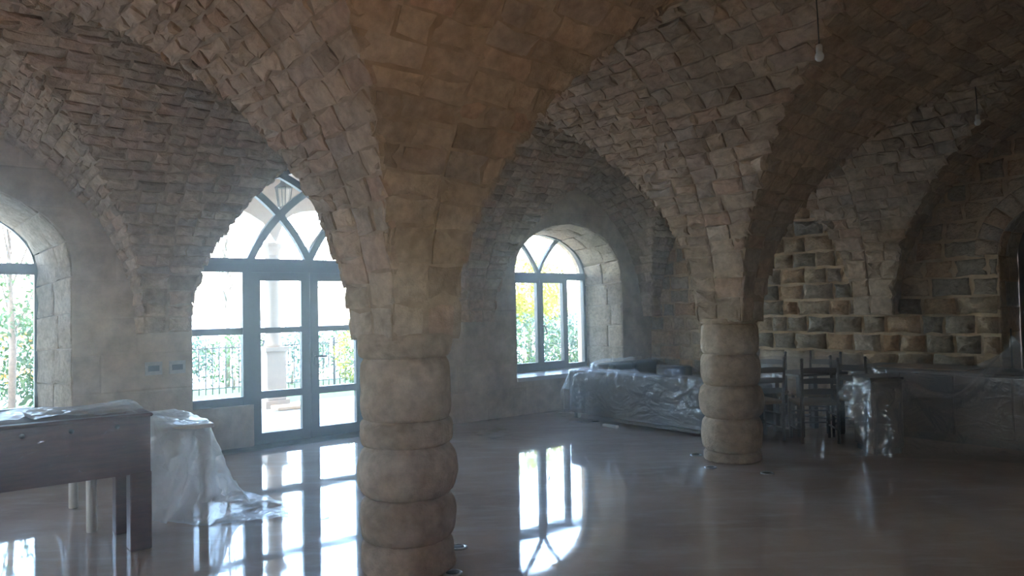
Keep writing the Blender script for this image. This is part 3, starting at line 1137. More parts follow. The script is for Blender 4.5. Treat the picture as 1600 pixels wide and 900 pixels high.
# ================================================================== OUTSIDE
mb = MB()
p = [W(-8.6, 5.3, -0.03), W(14, 5.3, -0.03), W(14, 9.0, -0.03), W(-8.6, 9.0, -0.03)]
mb.add(p + [q - Vector((0, 0, 0.3)) for q in p], [(0, 1, 2, 3), (7, 6, 5, 4), (0, 4, 5, 1), (1, 5, 6, 2), (2, 6, 7, 3), (3, 7, 4, 0)])
terrace = tag(mb.build('terrace', 'mortar'), kind='structure')
for a in range(14):
    for b in range(7):
        u0, v0 = -6 + a * 0.9, 5.55 + b * 0.5
        MB().box(u0 + 0.006, u0 + 0.894, v0 + 0.006, v0 + 0.494, -0.05, -0.015, lambda x, y, z: W(x, y, z)).build('paving_slab', 'terrace', terrace)
mb = MB()
n = 40
vs, fs = [], []
for a in range(n + 1):
    for b in range(9):
        u, v = -16 + 34 * a / n, 9.0 + 5.2 * b / 8
        vs.append(W(u, v, -0.02 + 0.03 * noise.noise(Vector((u, v, 0))) - (0.5 * max(0, b - 6))))
for a in range(n):
    for b in range(8):
        fs.append((a * 9 + b, (a + 1) * 9 + b, (a + 1) * 9 + b + 1, a * 9 + b + 1))
mb.add(vs, fs)
tag(mb.build('lawn', 'lawn', None, True), kind='structure')
mb = MB()
mb.add([W(-900, 25, -14), W(900, 25, -14), W(900, 1600, -14), W(-900, 1600, -14)], [(0, 1, 2, 3)])
tag(mb.build('sea', 'sea'), kind='structure')

# veranda: pier, arch beside it, beam and ceiling
def veranda_pier(u, v, label):
    b = W(u, v)
    r = empty('veranda_pier', (b.x, b.y, -0.03), label, 'pier', 'piers of the veranda')
    fn = lambda x, y, z: W(u + x, v + y, z)
    MB().box(-0.21, 0.21, -0.21, 0.21, -0.03, 0.12, fn).build('plinth', 'veranda', r)
    MB().rbox(-0.17, 0.17, -0.17, 0.17, 0.12, 0.95, 0.012, fn, 1).build('pedestal', 'veranda', r)
    MB().box(-0.20, 0.20, -0.20, 0.20, 0.95, 1.02, fn).build('moulding', 'veranda', r)
    mb = MB()
    c = W(u, v)
    mb.lathe((c.x, c.y, 0), [(0.16, 1.02), (0.155, 1.06), (0.135, 1.10), (0.13, 1.2), (0.125, 2.5), (0.12, 2.62)], 24)
    mb.build('shaft', 'veranda', r, True)
    MB().lathe((c.x, c.y, 0), [(0.125, 2.6), (0.15, 2.66), (0.2, 2.74), (0.2, 2.8)], 16).build('capital', 'veranda', r)
    return r
PV = 8.55
veranda_pier(2.3, PV, 'slim cream stone pier outside the glazed door, in front of the fence')
veranda_pier(-2.9, PV, 'slim cream stone pier of the veranda, outside the wall by the games table')
veranda_pier(5.9, PV, 'slim cream stone pier of the veranda, outside the wall by the covered sofa')
mb = MB()
def arch_beam(u0, u1, flat):
    n = 24
    vs, fs = [], []
    for k in range(n + 1):
        f = k / n
        u = u0 + (u1 - u0) * f
        zz = 2.8 + (0.62 if flat else 0.85) * math.sqrt(max(0, 1 - (2 * f - 1) ** (6 if flat else 2)))
        for v in (PV - 0.2, PV + 0.2):
            vs += [W(u, v, zz), W(u, v, 4.0)]
    for k in range(n):
        a, b = 4 * k, 4 * (k + 1)
        fs += [(a, b, b + 1, a + 1), (a + 2, a + 3, b + 3, b + 2), (a, a + 2, b + 2, b)]
    mb.add(vs, fs)
arch_beam(-2.9, 2.3, False)
arch_beam(2.3, 5.9, True)
mb.box(-6, -2.9, PV - 0.2, PV + 0.2, 2.8, 4.0, lambda x, y, z: W(x, y, z))
mb.box(5.9, 6.3, PV - 0.2, PV + 0.2, 2.8, 4.0, lambda x, y, z: W(x, y, z))
tag(mb.build('veranda_arcade', 'veranda'), kind='structure')
MB().box(-1.5, 4.2, 5.6, PV + 0.3, 3.9, 4.15, lambda x, y, z: W(x, y, z)).build('veranda_ceiling', 'veranda')
bpy.data.objects['veranda_ceiling']['kind'] = 'structure'
# loose terracotta slab at the foot of the pier
sl = MB().rbox(2.15, 2.75, 7.95, 8.3, -0.015, 0.05, 0.015, lambda x, y, z: W(x, y, z), 1).build('stepping_slab', 'slab')
tag(sl, 'small terracotta slab lying on the terrace by the pier', 'slab')

# hanging lantern
lc = W(2.0, 7.2)
r = empty('hanging_lantern', (lc.x, lc.y, 3.12), 'dark metal lantern hanging on a chain under the veranda', 'lantern')
LZ = 0.36
for k in range(3):
    z = 3.87 - k * 0.07
    mb = MB()
    pts = []
    for q in range(9):
        t = 2 * math.pi * q / 8
        d = Vector((0.02 * math.cos(t), 0, 0.045 * math.sin(t))) if k % 2 else Vector((0, 0.02 * math.cos(t), 0.045 * math.sin(t)))
        pts.append(Vector((lc.x, lc.y, z)) + d)
    mb.tube(pts, 0.006, 6, False)
    mb.build('chain_link', 'iron', r, True)
lp = MB().lathe((lc.x, lc.y, LZ), [(0.02, 3.36), (0.05, 3.33), (0.06, 3.28), (0.14, 3.22), (0.145, 3.20)], 6).build('cap', 'iron', r)
gl_ = MB().lathe((lc.x, lc.y, LZ), [(0.12, 3.19), (0.078, 2.89)], 6).build('lantern_glass', 'glass', r)
for k in range(6):
    t = 2 * math.pi * k / 6
    MB().tube([(lc.x + 0.13 * math.cos(t), lc.y + 0.13 * math.sin(t), 3.2 + LZ), (lc.x + 0.085 * math.cos(t), lc.y + 0.085 * math.sin(t), 2.88 + LZ)], 0.008, 5).build('upright', 'iron', gl_)
MB().lathe((lc.x, lc.y, LZ), [(0.015, 2.76), (0.03, 2.80), (0.06, 2.85), (0.095, 2.88), (0.095, 2.90)], 6).build('base', 'iron', r)

# iron fence
FV = 11.3
fb = W(1.0, FV)
fence = empty('iron_fence', (fb.x, fb.y, 0), 'thin black iron railing along the edge of the lawn', 'fence')
F0, F1 = 0.0, 8.0
for z in (0.12, 0.92):
    MB().box(F0, F1, FV - 0.012, FV + 0.012, z - 0.012, z + 0.012, lambda x, y, zz: W(x, y, zz)).build('rail', 'iron', fence)
picket = None
k = 0
u = F0
while u < F1:
    post = k % 12 == 0
    if post or picket is None:
        rr = 0.024 if post else 0.009
        ob = MB().box(-rr, rr, -rr, rr, 0.0, 1.05 if post else 0.98).build('post' if post else 'picket', 'iron', fence, local=True)
        if not post:
            picket = ob
    else:
        ob = picket.copy(); COL.objects.link(ob)
    q = W(u, FV) - fb
    ob.location = (q.x, q.y, 0)
    u += 0.13
    k += 1

# plants
def leaves(mb, c, rx, ry, rz, n, size, shell=0.55):
    for _ in range(n):
        d = Vector((random.gauss(0, 1), random.gauss(0, 1), random.gauss(0, 1))).normalized()
        k = shell + (1 - shell) * random.random() ** 0.6
        wob = 1 + 0.25 * noise.noise(d * 2.5 + Vector(c))
        p = Vector(c) + Vector((d.x * rx, d.y * ry, d.z * rz)) * k * wob
        a = Vector((random.gauss(0, 1), random.gauss(0, 1), random.gauss(0, 1))).normalized()
        b = a.cross(Vector((random.gauss(0, 1), random.gauss(0, 1), random.gauss(0, 1)))).normalized()
        s = size * random.uniform(0.6, 1.3)
        mb.add([p - a * s, p + b * s * 0.4, p + a * s, p - b * s * 0.4], [(0, 1, 2), (0, 2, 3)], random.random())

def shrub(name, u, v, z0, parts, label, cat='shrub', group=None, trunk=None):
    b = W(u, v)
    r = empty(name, (b.x, b.y, z0), label, cat, group)
    for mat, blobs in parts:
        mb = MB()
        for du, dv, zc, rx, rz, n, s in blobs:
            q = W(u + du, v + dv)
            leaves(mb, (q.x, q.y, zc), rx, rx, rz, n, s)
        o = mb.build('flowers' if mat == 'flower' else 'foliage', mat, r)
        o['kind'] = 'stuff'
    for pts, rads in (trunk or []):
        mb = MB()
        mb.tube([W(u + a, v + b_, z) for a, b_, z in pts], rads, 7)
        mb.build('branch' if rads[0] < 0.03 else 'trunk', 'bark', r, True)
    return r

for k, u in enumerate((0.2, 1.5, 2.8, 4.1, 5.4, 6.7)):
    shrub('hedge_shrub', u, FV + 1.0, -0.02, [('leaf_b' if k % 2 else 'leaf_g', [(0, 0, 0.62, 0.85, 0.62, 650, 0.06), (0.4, 0.1, 0.75, 0.6, 0.5, 350, 0.06)])],
          'rounded green shrub of the low hedge behind the iron railing', group='hedge shrubs behind the railing',
          trunk=[([(0, 0, -0.05), (0.05, 0, 0.5)], [0.04, 0.02])])
shrub('yellow_shrub', 4.75, 10.4, -0.02, [('leaf_y', [(0, 0, 0.75, 0.45, 0.7, 700, 0.055)]), ('leaf_g', [(0.1, 0, 0.4, 0.5, 0.45, 350, 0.05)])],
      'small yellow-green shrub on the lawn at the far side of the glazed door', trunk=[([(0, 0, -0.05), (0, 0, 0.6)], [0.03, 0.015])])
# garden seen through the window above the sofa
shrub('yellow_tree', 11.0, 12.2, -0.1, [('leaf_y', [(0, 0, 2.1, 1.1, 0.95, 2600, 0.075), (-0.7, 0.3, 1.5, 0.9, 0.7, 1300, 0.07), (0.9, 0.5, 1.6, 0.8, 0.7, 1100, 0.07)])],
      'yellow-green leafy tree outside the arched window above the sofa', 'tree',
      trunk=[([(0, 0, -0.1), (0.05, 0, 0.8), (0, 0.05, 1.8)], [0.09, 0.07, 0.04])])
for k, (u, v, s, lb) in enumerate(((9.0, 10.0, 1.0, 'blue-green bush in front of the yellow tree, next to the iron railing'), (10.1, 9.6, 0.95, 'blue-green bush in front of the yellow tree, beside the window handle'), (11.2, 10.0, 1.05, 'blue-green bush outside the arched window, next to the stone reveal'))):
    shrub('garden_bush', u, v, -0.02, [('leaf_b', [(0, 0, 0.75 * s, 0.85 * s, 0.75 * s, 1500, 0.06)]), ('leaf_g', [(0.2, -0.2, 0.6 * s, 0.8 * s, 0.6 * s, 700, 0.055)])],
          lb, group='bushes below the yellow tree', trunk=[([(0, 0, -0.05), (0.05, 0, 0.6)], [0.04, 0.02])])
# garden seen through the left window
shrub('flowering_shrub', -1.7, 10.2, -0.02, [('leaf_g', [(0, 0, 1.0, 1.0, 0.95, 2000, 0.06), (0.9, 0.2, 0.9, 0.8, 0.9, 1300, 0.06), (-0.9, 0.3, 1.0, 0.9, 0.9, 1200, 0.06)]),
                                           ('flower', [(0.2, -0.45, 1.05, 0.7, 0.5, 160, 0.045)])],
      'green shrub with orange flowers outside the arched window by the games table', trunk=[([(0, 0, -0.05), (0, 0, 0.9)], [0.05, 0.03])])
shrub('young_tree', -1.42, 9.1, -0.02, [('leaf_g', [(0, 0, 1.9, 0.55, 0.6, 420, 0.05)])],
      'young tree with a slim pale trunk outside the arched window by the games table', 'tree',
      trunk=[([(0, 0, -0.05), (0.02, 0, 1.2), (-0.03, 0, 2.4), (0, 0, 3.4)], [0.055, 0.05, 0.035, 0.01])] +
            [([(0, 0, 1.3 + 0.25 * q), (0.25 * math.cos(q * 2.1), 0.1 * math.sin(q), 1.9 + 0.3 * q), (0.4 * math.cos(q * 2.1), 0.15 * math.sin(q), 2.5 + 0.3 * q)], [0.016, 0.01, 0.004]) for q in range(6)])
# bare trees beyond the fence
def bare_tree(u, v, h, label, seed):
    rd = random.Random(seed)
    br = [([(0, 0, -0.6), (0.03, 0, h * 0.4), (0, 0, h)], [0.07, 0.045, 0.012])]
    for q in range(16):
        z = h * (0.35 + 0.5 * q / 16)
        t = rd.uniform(0, 6.28)
        L = h * rd.uniform(0.12, 0.24)
        br.append(([(0, 0, z), (L * 0.4 * math.cos(t), L * 0.4 * math.sin(t), z + L * 0.7), (L * 0.6 * math.cos(t), L * 0.6 * math.sin(t), z + 1.5 * L)], [0.026, 0.016, 0.006]))
    shrub('bare_tree', u, v, -0.6, [], label, 'tree', None, br)
bare_tree(2.95, 13.2, 4.6, 'leafless slender tree outside the sidelight of the glazed door', 3)
bare_tree(5.0, 13.4, 4.2, 'leafless slender tree outside the far leaf of the glazed door', 5)

# ================================================================== FURNITURE
def drape(nx, ny, dx, P0, boxes, steps=170, iters=10, pins=None, stiff_bend=0.06, floor_z=0.006, wrinkle=0.01, fr=0.6):
    """hang a sheet over boxes: position based cloth; boxes = (cx, cy, cz, hx, hy, hz, rz)"""
    X = P0.astype(float).copy()
    X += rng.normal(0, wrinkle * 0.3, X.shape)
    Vv = np.zeros_like(X)
    dt = 1 / 60.0
    def ld(s0, s1):
        return (s0, s1)
    groups = []
    def pairs(di, dj, stiff):
        I, J = np.meshgrid(np.arange(ny), np.arange(nx), indexing='ij')
        ok = (I + di < ny) & (J + dj < nx) & (J + dj >= 0)
        i0, j0 = I[ok], J[ok]
        key = (i0 // max(di, 1)) % 2 if di else (j0 // max(abs(dj), 1)) % 2
        rest = dx * math.hypot(di, dj)
        for q in (0, 1):
            m = key == q
            groups.append((i0[m] * nx + j0[m], (i0[m] + di) * nx + j0[m] + dj, rest, stiff))
    pairs(1, 0, 1.0); pairs(0, 1, 1.0); pairs(1, 1, 0.7); pairs(1, -1, 0.7)
    pairs(2, 0, stiff_bend); pairs(0, 2, stiff_bend)
    X = X.reshape(-1, 3); Vv = Vv.reshape(-1, 3)
    pin_idx = [p[0] for p in pins] if pins else []
    pin_pos = np.array([p[1] for p in pins]) if pins else None
    for st_ in range(steps):
        Vv[:, 2] -= 9.8 * dt
        Vv *= 0.97
        P = X + Vv * dt
        for it in range(iters):
            for a, b, rest, k in groups:
                d = P[b] - P[a]
                L = np.sqrt((d * d).sum(1)) + 1e-9
                c = (0.5 * k * (L - rest) / L)[:, None] * d
                if rest > dx * 1.9:      # bending only resists folding
                    c[L > rest] = 0
                P[a] += c
                P[b] -= c
            if pins:
                P[pin_idx] = pin_pos
            if it % 2 == 1 or it == iters - 1:
                for (cx, cy, cz_, hx, hy, hz, rz) in boxes:
                    co, si = math.cos(rz), math.sin(rz)
                    lx = (P[:, 0] - cx) * co + (P[:, 1] - cy) * si
                    ly = -(P[:, 0] - cx) * si + (P[:, 1] - cy) * co
                    lz = P[:, 2] - cz_
                    mg = 0.014
                    ins = (np.abs(lx) < hx + mg) & (np.abs(ly) < hy + mg) & (np.abs(lz) < hz + mg)
                    if not ins.any():
                        continue
                    px = hx + mg - np.abs(lx[ins]); py = hy + mg - np.abs(ly[ins]); pz = (hz + mg - lz[ins])
                    ax = np.argmin(np.stack([px, py, pz * (0.3 if min(hx, hy) < 0.1 else 0.8)]), axis=0)
                    nlx, nly, nlz = lx[ins].copy(), ly[ins].copy(), lz[ins].copy()
                    m = ax == 0; nlx[m] += np.sign(nlx[m]) * px[m]
                    m = ax == 1; nly[m] += np.sign(nly[m]) * py[m]
                    m = ax == 2; nlz[m] += pz[m]
                    idx = np.where(ins)[0]
                    old = X[idx]
                    new = np.stack([cx + nlx * co - nly * si, cy + nlx * si + nly * co, cz_ + nlz], 1)
                    t = new - old
                    new[:, :2] -= t[:, :2] * fr * 0.35
                    P[idx] = new
                fl = P[:, 2] < floor_z
                if fl.any():
                    P[fl, 2] = floor_z + rng.random(fl.sum()) * 0.004
                    P[fl, :2] -= (P[fl, :2] - X[fl, :2]) * 0.5
        Vv = (P - X) / dt
        sp = np.sqrt((Vv * Vv).sum(1))
        big = sp > 3.0
        Vv[big] *= (3.0 / sp[big])[:, None]
        X = P
    return X.reshape(ny, nx, 3)

def sheet_obj(name, grid, mat, label, cat='plastic sheet', group=None, crumple=0.0):
    ny, nx = grid.shape[:2]
    if crumple:
        # refine once and crease it
        fine = np.zeros((2 * ny - 1, 2 * nx - 1, 3))
        fine[::2, ::2] = grid
        fine[1::2, ::2] = (grid[:-1] + grid[1:]) / 2
        fine[:, 1::2] = (fine[:, :-2:2] + fine[:, 2::2]) / 2
        gu, gv = np.gradient(fine, axis=1), np.gradient(fine, axis=0)
        nn = np.cross(gu, gv)
        nn /= np.linalg.norm(nn, axis=2, keepdims=True) + 1e-9
        nn[nn[:, :, 2] < -0.3] *= -1
        ny, nx = fine.shape[:2]
        for a in range(ny):
            for b in range(nx):
                p = Vector(fine[a, b])
                k = 0.55 - abs(noise.noise(p * 4.5 + Vector((3, 1, 0)))) * 1.6 + 0.5 * (0.5 - abs(noise.noise(p * 11.0)) * 1.5)
                fine[a, b] += nn[a, b] * crumple * k
        fine[:, :, 2] = np.maximum(fine[:, :, 2], 0.005)
        grid = fine
    mb = MB()
    mb.add(grid.reshape(-1, 3).tolist(), [(a * nx + b, a * nx + b + 1, (a + 1) * nx + b + 1, (a + 1) * nx + b) for a in range(ny - 1) for b in range(nx - 1)])
    o = mb.build(name, mat, None, True)
    sub = o.modifiers.new('smooth', 'SUBSURF')
    sub.levels = 1
    sub.render_levels = 1
    return tag(o, label, cat, group)

def flat_grid(nx, ny, dx, fn, z):
    """fn(x, y) maps sheet coordinates (centred) to world xy"""
    g = np.zeros((ny, nx, 3))
    for a in range(ny):
        for b in range(nx):
            x, y = fn((b - (nx - 1) / 2) * dx, (a - (ny - 1) / 2) * dx)
            zz = z(x, y) if callable(z) else z
            g[a, b] = (x, y, zz)
    return g

def loc_fn(cu, cv):
    """sheet axes along u and v around the plan point (cu, cv)"""
    def f(x, y):
        q = W(cu + x, cv + y)
        return q.x, q.y
    return f

def ubox(u0, u1, v0, v1, z0, z1):
    q = W((u0 + u1) / 2, (v0 + v1) / 2)
    return (q.x, q.y, (z0 + z1) / 2, (u1 - u0) / 2, (v1 - v0) / 2, (z1 - z0) / 2, ROT_U)

FN = lambda u0, v0: (lambda x, y, z: W(u0 + x, v0 + y, z))

# ---- dark red-brown games table by the left window
tu, tv = UV(-2.50, 5.16)                     # its near right corner
TW, TD, TH_ = 1.75, 0.66, 0.93
b0 = W(tu - TW / 2, tv + TD / 2)
games = empty('games_table', (b0.x, b0.y, 0), 'dark red-brown wooden games table with deep apron and square legs', 'table')
g0 = FN(tu, tv)
ap = MB().box(-TW + 0.02, -0.015, 0.02, 0.055, 0.52, 0.905, g0)
apron0 = ap.build('apron', 'mahogany', games)
MB().box(-TW + 0.02, -0.015, TD - 0.055, TD - 0.02, 0.52, 0.905, g0).build('apron', 'mahogany', games)
MB().box(-0.055, -0.018, 0.05, TD - 0.05, 0.52, 0.905, g0).build('apron', 'mahogany', games)
MB().box(-TW + 0.018, -TW + 0.055, 0.05, TD - 0.05, 0.52, 0.905, g0).build('apron', 'mahogany', games)
MB().box(-TW + 0.05, -0.05, 0.05, TD - 0.05, 0.55, 0.60, g0).build('bottom_board', 'mahogany', games)
MB().box(-TW + 0.05, -0.05, 0.05, TD - 0.05, 0.84, 0.86, g0).build('playing_field', 'paper', games)
for x0, x1, y0, y1 in ((-TW, 0, 0, 0.085), (-TW, 0, TD - 0.085, TD), (-TW, -TW + 0.085, 0.085, TD - 0.085), (-0.085, 0, 0.085, TD - 0.085)):
    MB().rbox(x0, x1, y0, y1, 0.905, TH_, 0.008, g0, 1).build('top_rail', 'mahogany', games)
for x in (-TW + 0.01, -0.145):
    for y in (0.01, TD - 0.145):
        lg = MB().rbox(x, x + 0.135, y, y + 0.135, 0.0, 0.53, 0.006, g0, 1)
        lg.build('leg', 'mahogany', games)
MB().box(-TW + 0.14, -0.14, TD - 0.12, TD - 0.08, 0.44, 0.52, g0).build('stretcher', 'mahogany', games)
for k in range(6):
    q = W(tu - 0.22 - 0.27 * k, tv)
    mb = MB()
    d = Vector((V[0], V[1], 0))
    mb.tube([Vector((q.x, q.y, 0.855)) + d * 0.012, Vector((q.x, q.y, 0.855)) + d * 0.05], 0.016, 10)
    mb.build('rod_bearing', 'black', apron0, True)
# papers and a book left on it under the film
q = W(tu - 1.25, tv + 0.52)
bk = empty('folder', (q.x, q.y, TH_), 'dark-edged open folder propped under the film on the games table', 'folder')
MB().box(tu - 1.42, tu - 1.10, tv + 0.50, tv + 0.53, TH_ - 0.06, TH_ + 0.06, lambda x, y, z: W(x, y + (z - TH_) * 0.9, z)).build('cover', 'black', bk)
MB().box(tu - 1.41, tu - 1.11, tv + 0.485, tv + 0.499, TH_ - 0.06, TH_ + 0.055, lambda x, y, z: W(x, y + (z - TH_) * 0.9, z)).build('pages', 'paper', bk)

nx, ny, dx = 52, 36, 0.042
g = flat_grid(nx, ny, dx, loc_fn(tu - TW / 2 + 0.05, tv + TD / 2 - 0.06), TH_ + 0.05)
g = drape(nx, ny, dx, g, [ubox(tu - TW, tu, tv, tv + TD, 0.0, TH_), ubox(tu - 1.42, tu - 1.1, tv + 0.45, tv + 0.6, TH_ - 0.1, TH_ + 0.07)], steps=110, iters=8)
sheet_obj('plastic_sheet', g, 'film_clear', 'clear plastic film draped over the dark red-brown games table')

# milky film bunched up on top of it
nx, ny, dx = 40, 17, 0.044
g = flat_grid(nx, ny, dx * 0.93, loc_fn(tu - TW / 2 - 0.02, tv + TD / 2 + 0.03), lambda x, y: TH_ + 0.04 + 0.05 * noise.noise(Vector((x * 3, y * 3, 2))))
g = drape(nx, ny, dx, g, [ubox(tu - TW, tu, tv, tv + TD, 0.0, TH_ + 0.012)], steps=40, iters=8, wrinkle=0.04, fr=1.0)
sheet_obj('plastic_sheet', g, 'film_white', 'milky plastic film bunched up on top of the games table', crumple=0.02)

# ---- pale table with a milky sheet pulled over it
pu, pv = UV(-2.44, 6.06)
PW, PD, PH = 0.95, 1.05, 0.72
pu0, pu1, pv0, pv1 = pu - PW, pu, pv, pv + PD
b0 = W(pu - PW / 2, pv + PD / 2)
pale = empty('pale_table', (b0.x, b0.y, 0), 'pale laminate table with round legs behind the games table', 'table')
p0_ = FN(pu, pv)
MB().rbox(-PW, 0, 0, PD, PH - 0.035, PH, 0.006, p0_, 1).build('tabletop', 'palewood', pale)
for x0, x1, y0, y1 in ((-PW + 0.05, -0.05, 0.05, 0.075), (-PW + 0.05, -0.05, PD - 0.075, PD - 0.05), (-PW + 0.05, -PW + 0.075, 0.05, PD - 0.05), (-0.075, -0.05, 0.05, PD - 0.05)):
    MB().box(x0, x1, y0, y1, PH - 0.10, PH - 0.034, p0_).build('apron', 'palewood', pale)
for x in (-PW + 0.08, -0.07):
    for y in (0.07, PD - 0.08):
        q = W(pu + x, pv + y)
        MB().lathe((q.x, q.y, 0), [(0.034, 0.0), (0.036, 0.01), (0.036, PH - 0.034)], 16).build('leg', 'palewood', pale, True)
nx, ny, dx = 46, 48, 0.046
g = flat_grid(nx, ny, dx, loc_fn(pu - PW / 2 + 0.26, pv + PD / 2 - 0.16), PH + 0.03)
g = drape(nx, ny, dx, g, [ubox(pu0, pu1, pv0, pv1, PH - 0.04, PH), ubox(tu - TW, tu, tv, tv + TD, 0.0, TH_ + 0.02)], steps=150, iters=8, wrinkle=0.04)
sheet_obj('plastic_sheet', g, 'film_white', 'milky plastic sheet pulled over the pale table and trailing on the floor', crumple=0.022)

# ---- sofas under plastic
def sofa(name, u0, v0, rot, L, label, cushions=3):
    """local x along the length, y from the back (0) to the front"""
    b = W(u0, v0)
    r = empty(name, (b.x, b.y, 0), label, 'sofa', None, None, rot)
    Dp = 0.92
    MB().rbox(0.02, L - 0.02, 0.03, Dp - 0.02, 0.07, 0.30, 0.02, None, 2).build('base', 'fabric', r, True, True)
    MB().rbox(0, L, 0, 0.20, 0.08, 0.69, 0.025, None, 2).build('backrest', 'fabric', r, True, True)
    for x in (0, L - 0.2):
        MB().rbox(x, x + 0.2, 0.1, Dp, 0.08, 0.60, 0.025, None, 2).build('arm', 'fabric', r, True, True)
    w = (L - 0.4) / cushions
    for k in range(cushions):
        x = 0.2 + k * w
        MB().rbox(x + 0.005, x + w - 0.005, 0.18, Dp - 0.01, 0.30, 0.44, 0.04, None, 3).build('seat_cushion', 'fabric', r, True, True)
        MB().rbox(x + 0.01, x + w - 0.01, 0.20, 0.36, 0.43, 0.68, 0.05, None, 3).build('back_cushion', 'fabric', r, True, True)
    for x in (0.06, L - 0.12):
        for y in (0.05, Dp - 0.12):
            MB().box(x, x + 0.06, y, y + 0.06, 0.0, 0.09).build('foot', 'black', r, False, True)
    return r

# sofa A: its back towards the near column, running from the window towards the far column
au, av = UV(0.80, 10.85)
LA = 2.75
rotA = math.atan2(-V[1], -V[0])              # local x along -v, local y along +u
sofa('sofa', au, av, rotA, LA, 'charcoal sofa seen from behind, between the arched window and a column')
# sofa B: along the window wall, facing into the room
LB = 1.45
rotB = math.atan2(-U[1], -U[0])              # local x along -u, local y along -v
sofa('sofa', 7.40, V_WIN - 0.08, rotB, LB, 'charcoal sofa with its back to the window wall, by the room corner', 2)

def abox(x0, x1, y0, y1, z0, z1):            # in sofa A local frame -> plan (u = au + y, v = av - x)
    return ubox(au + y0, au + y1, av - x1, av - x0, z0, z1)
nx, ny, dx = 46, 64, 0.05                    # x: u, y: v
g = flat_grid(nx, ny, dx, loc_fn(au + 0.50, av - LA / 2 + 0.06), 0.72)
g = drape(nx, ny, dx, g, [abox(0, LA, 0, 0.20, 0.0, 0.69), abox(0, 0.2, 0.1, 0.92, 0, 0.60), abox(LA - 0.2, LA, 0.1, 0.92, 0, 0.60), abox(0.2, LA - 0.2, 0.18, 0.92, 0, 0.44), abox(0.2, LA - 0.2, 0.2, 0.36, 0.4, 0.68)], steps=120, iters=9, wrinkle=0.03)
sheet_obj('plastic_sheet', g, 'film_sofa', 'wrinkled plastic film wrapped over the sofa seen from behind', crumple=0.016)
def bbox_(x0, x1, y0, y1, z0, z1):
    return ubox(7.40 - x1, 7.40 - x0, V_WIN - 0.08 - y1, V_WIN - 0.08 - y0, z0, z1)
nx, ny, dx = 38, 34, 0.05
g = flat_grid(nx, ny, dx, loc_fn(7.40 - LB / 2 - 0.03, V_WIN - 0.08 - 0.60), 0.72)
g = drape(nx, ny, dx, g, [bbox_(0, LB, 0, 0.20, 0, 0.69), bbox_(0, 0.2, 0.1, 0.92, 0, 0.60), bbox_(LB - 0.2, LB, 0.1, 0.92, 0, 0.6), bbox_(0.2, LB - 0.2, 0.18, 0.92, 0, 0.44),
                            ubox(U_LEFT, U_BACK, V_WIN, V_WIN + 1, 0, 4), ubox(U_BACK, U_BACK + 1, 0, 6, 0, 4)], steps=110, iters=9, wrinkle=0.04)
sheet_obj('plastic_sheet', g, 'film_sofa', 'plastic film crumpled over the sofa by the room corner', crumple=0.025)
# white foam block under the edge of the sofa
q = W(*UV(1.30, 10.05))
fu, fv = UV(1.25, 9.97)
fb_ = MB().rbox(-0.06, 0.0, -0.20, 0.06, 0.0, 0.035, 0.006, FN(fu, fv), 1).build('foam_block', 'paper')
tag(fb_, 'small flat white foam block on the floor under the sofa edge', 'block')

# ---- ladder-back chairs under film
def make_chair():
    r = empty('ladder_back_chair', (0, 0, 0), 'x', 'chair', 'dark ladder-back chairs under the film')
    for s in (-1, 1):
        MB().tube([(s * 0.20, 0.0, 0.0), (s * 0.20, 0.0, 0.45), (s * 0.195, -0.05, 0.93)], [0.018, 0.019, 0.016], 8).build('back_post', 'darkwood', r, True, True)
        MB().lathe((s * 0.195, -0.05, 0.93), [(0.016, -0.01), (0.012, 0.005), (0.02, 0.02), (0.012, 0.04)], 8).build('finial', 'darkwood', r, True, True)
        MB().tube([(s * 0.22, 0.40, 0.0), (s * 0.22, 0.40, 0.46)], 0.019, 8).build('front_leg', 'darkwood', r, True, True)
        for z in (0.15, 0.30):
            MB().tube([(s * 0.20, 0.0, z), (s * 0.22, 0.40, z)], 0.011, 6).build('side_stretcher', 'darkwood', r, True, True)
    for z in (0.18, 0.32):
        MB().tube([(-0.22, 0.40, z), (0.22, 0.40, z)], 0.011, 6).build('front_stretcher', 'darkwood', r, True, True)
    MB().rbox(-0.235, 0.235, -0.005, 0.425, 0.43, 0.47, 0.012, None, 2).build('seat', 'seatweave', r, True, True)
    for z in (0.56, 0.68, 0.80):
        y = -0.05 * (z - 0.45) / 0.48
        mb = MB()
        vs = []
        for k in range(7):
            x = -0.195 + 0.39 * k / 6
            yy = y - 0.02 * (1 - (x / 0.195) ** 2)
            top = 0.055 + 0.012 * (1 - (x / 0.195) ** 2)
            vs += [(x, yy - 0.006, z), (x, yy + 0.006, z), (x, yy + 0.006, z + top), (x, yy - 0.006, z + top)]
        fs = []
        for k in range(6):
            for q_ in range(4):
                fs.append((4 * k + q_, 4 * k + (q_ + 1) % 4, 4 * k + 4 + (q_ + 1) % 4, 4 * k + 4 + q_))
        mb.add(vs, fs)
        mb.build('slat', 'darkwood', r, False, True)
    return r
chair0 = make_chair()
chair_spots = [
    ((2.93, 8.62), 0.25, 'dark ladder-back chair under the film, next to the column'),
    ((3.46, 8.45), -0.10, 'dark ladder-back chair under the film, middle one of the front row'),
    ((3.93, 8.72), -0.75, 'dark ladder-back chair under the film, beside the dark cabinet'),
    ((3.35, 9.75), 2.6, 'dark ladder-back chair under the film, facing the others from the stone wall'),
    ((3.98, 9.55), 2.3, 'dark ladder-back chair under the film, near the end of the sideboard'),
]
for k, (xy, rz, lb) in enumerate(chair_spots):
    if k == 0:
        chair0.location = (xy[0], xy[1], 0)
        chair0.rotation_euler = (0, 0, rz)
        chair0['label'] = lb
    else:
        copy_thing(chair0, (xy[0], xy[1], 0), rz, lb)

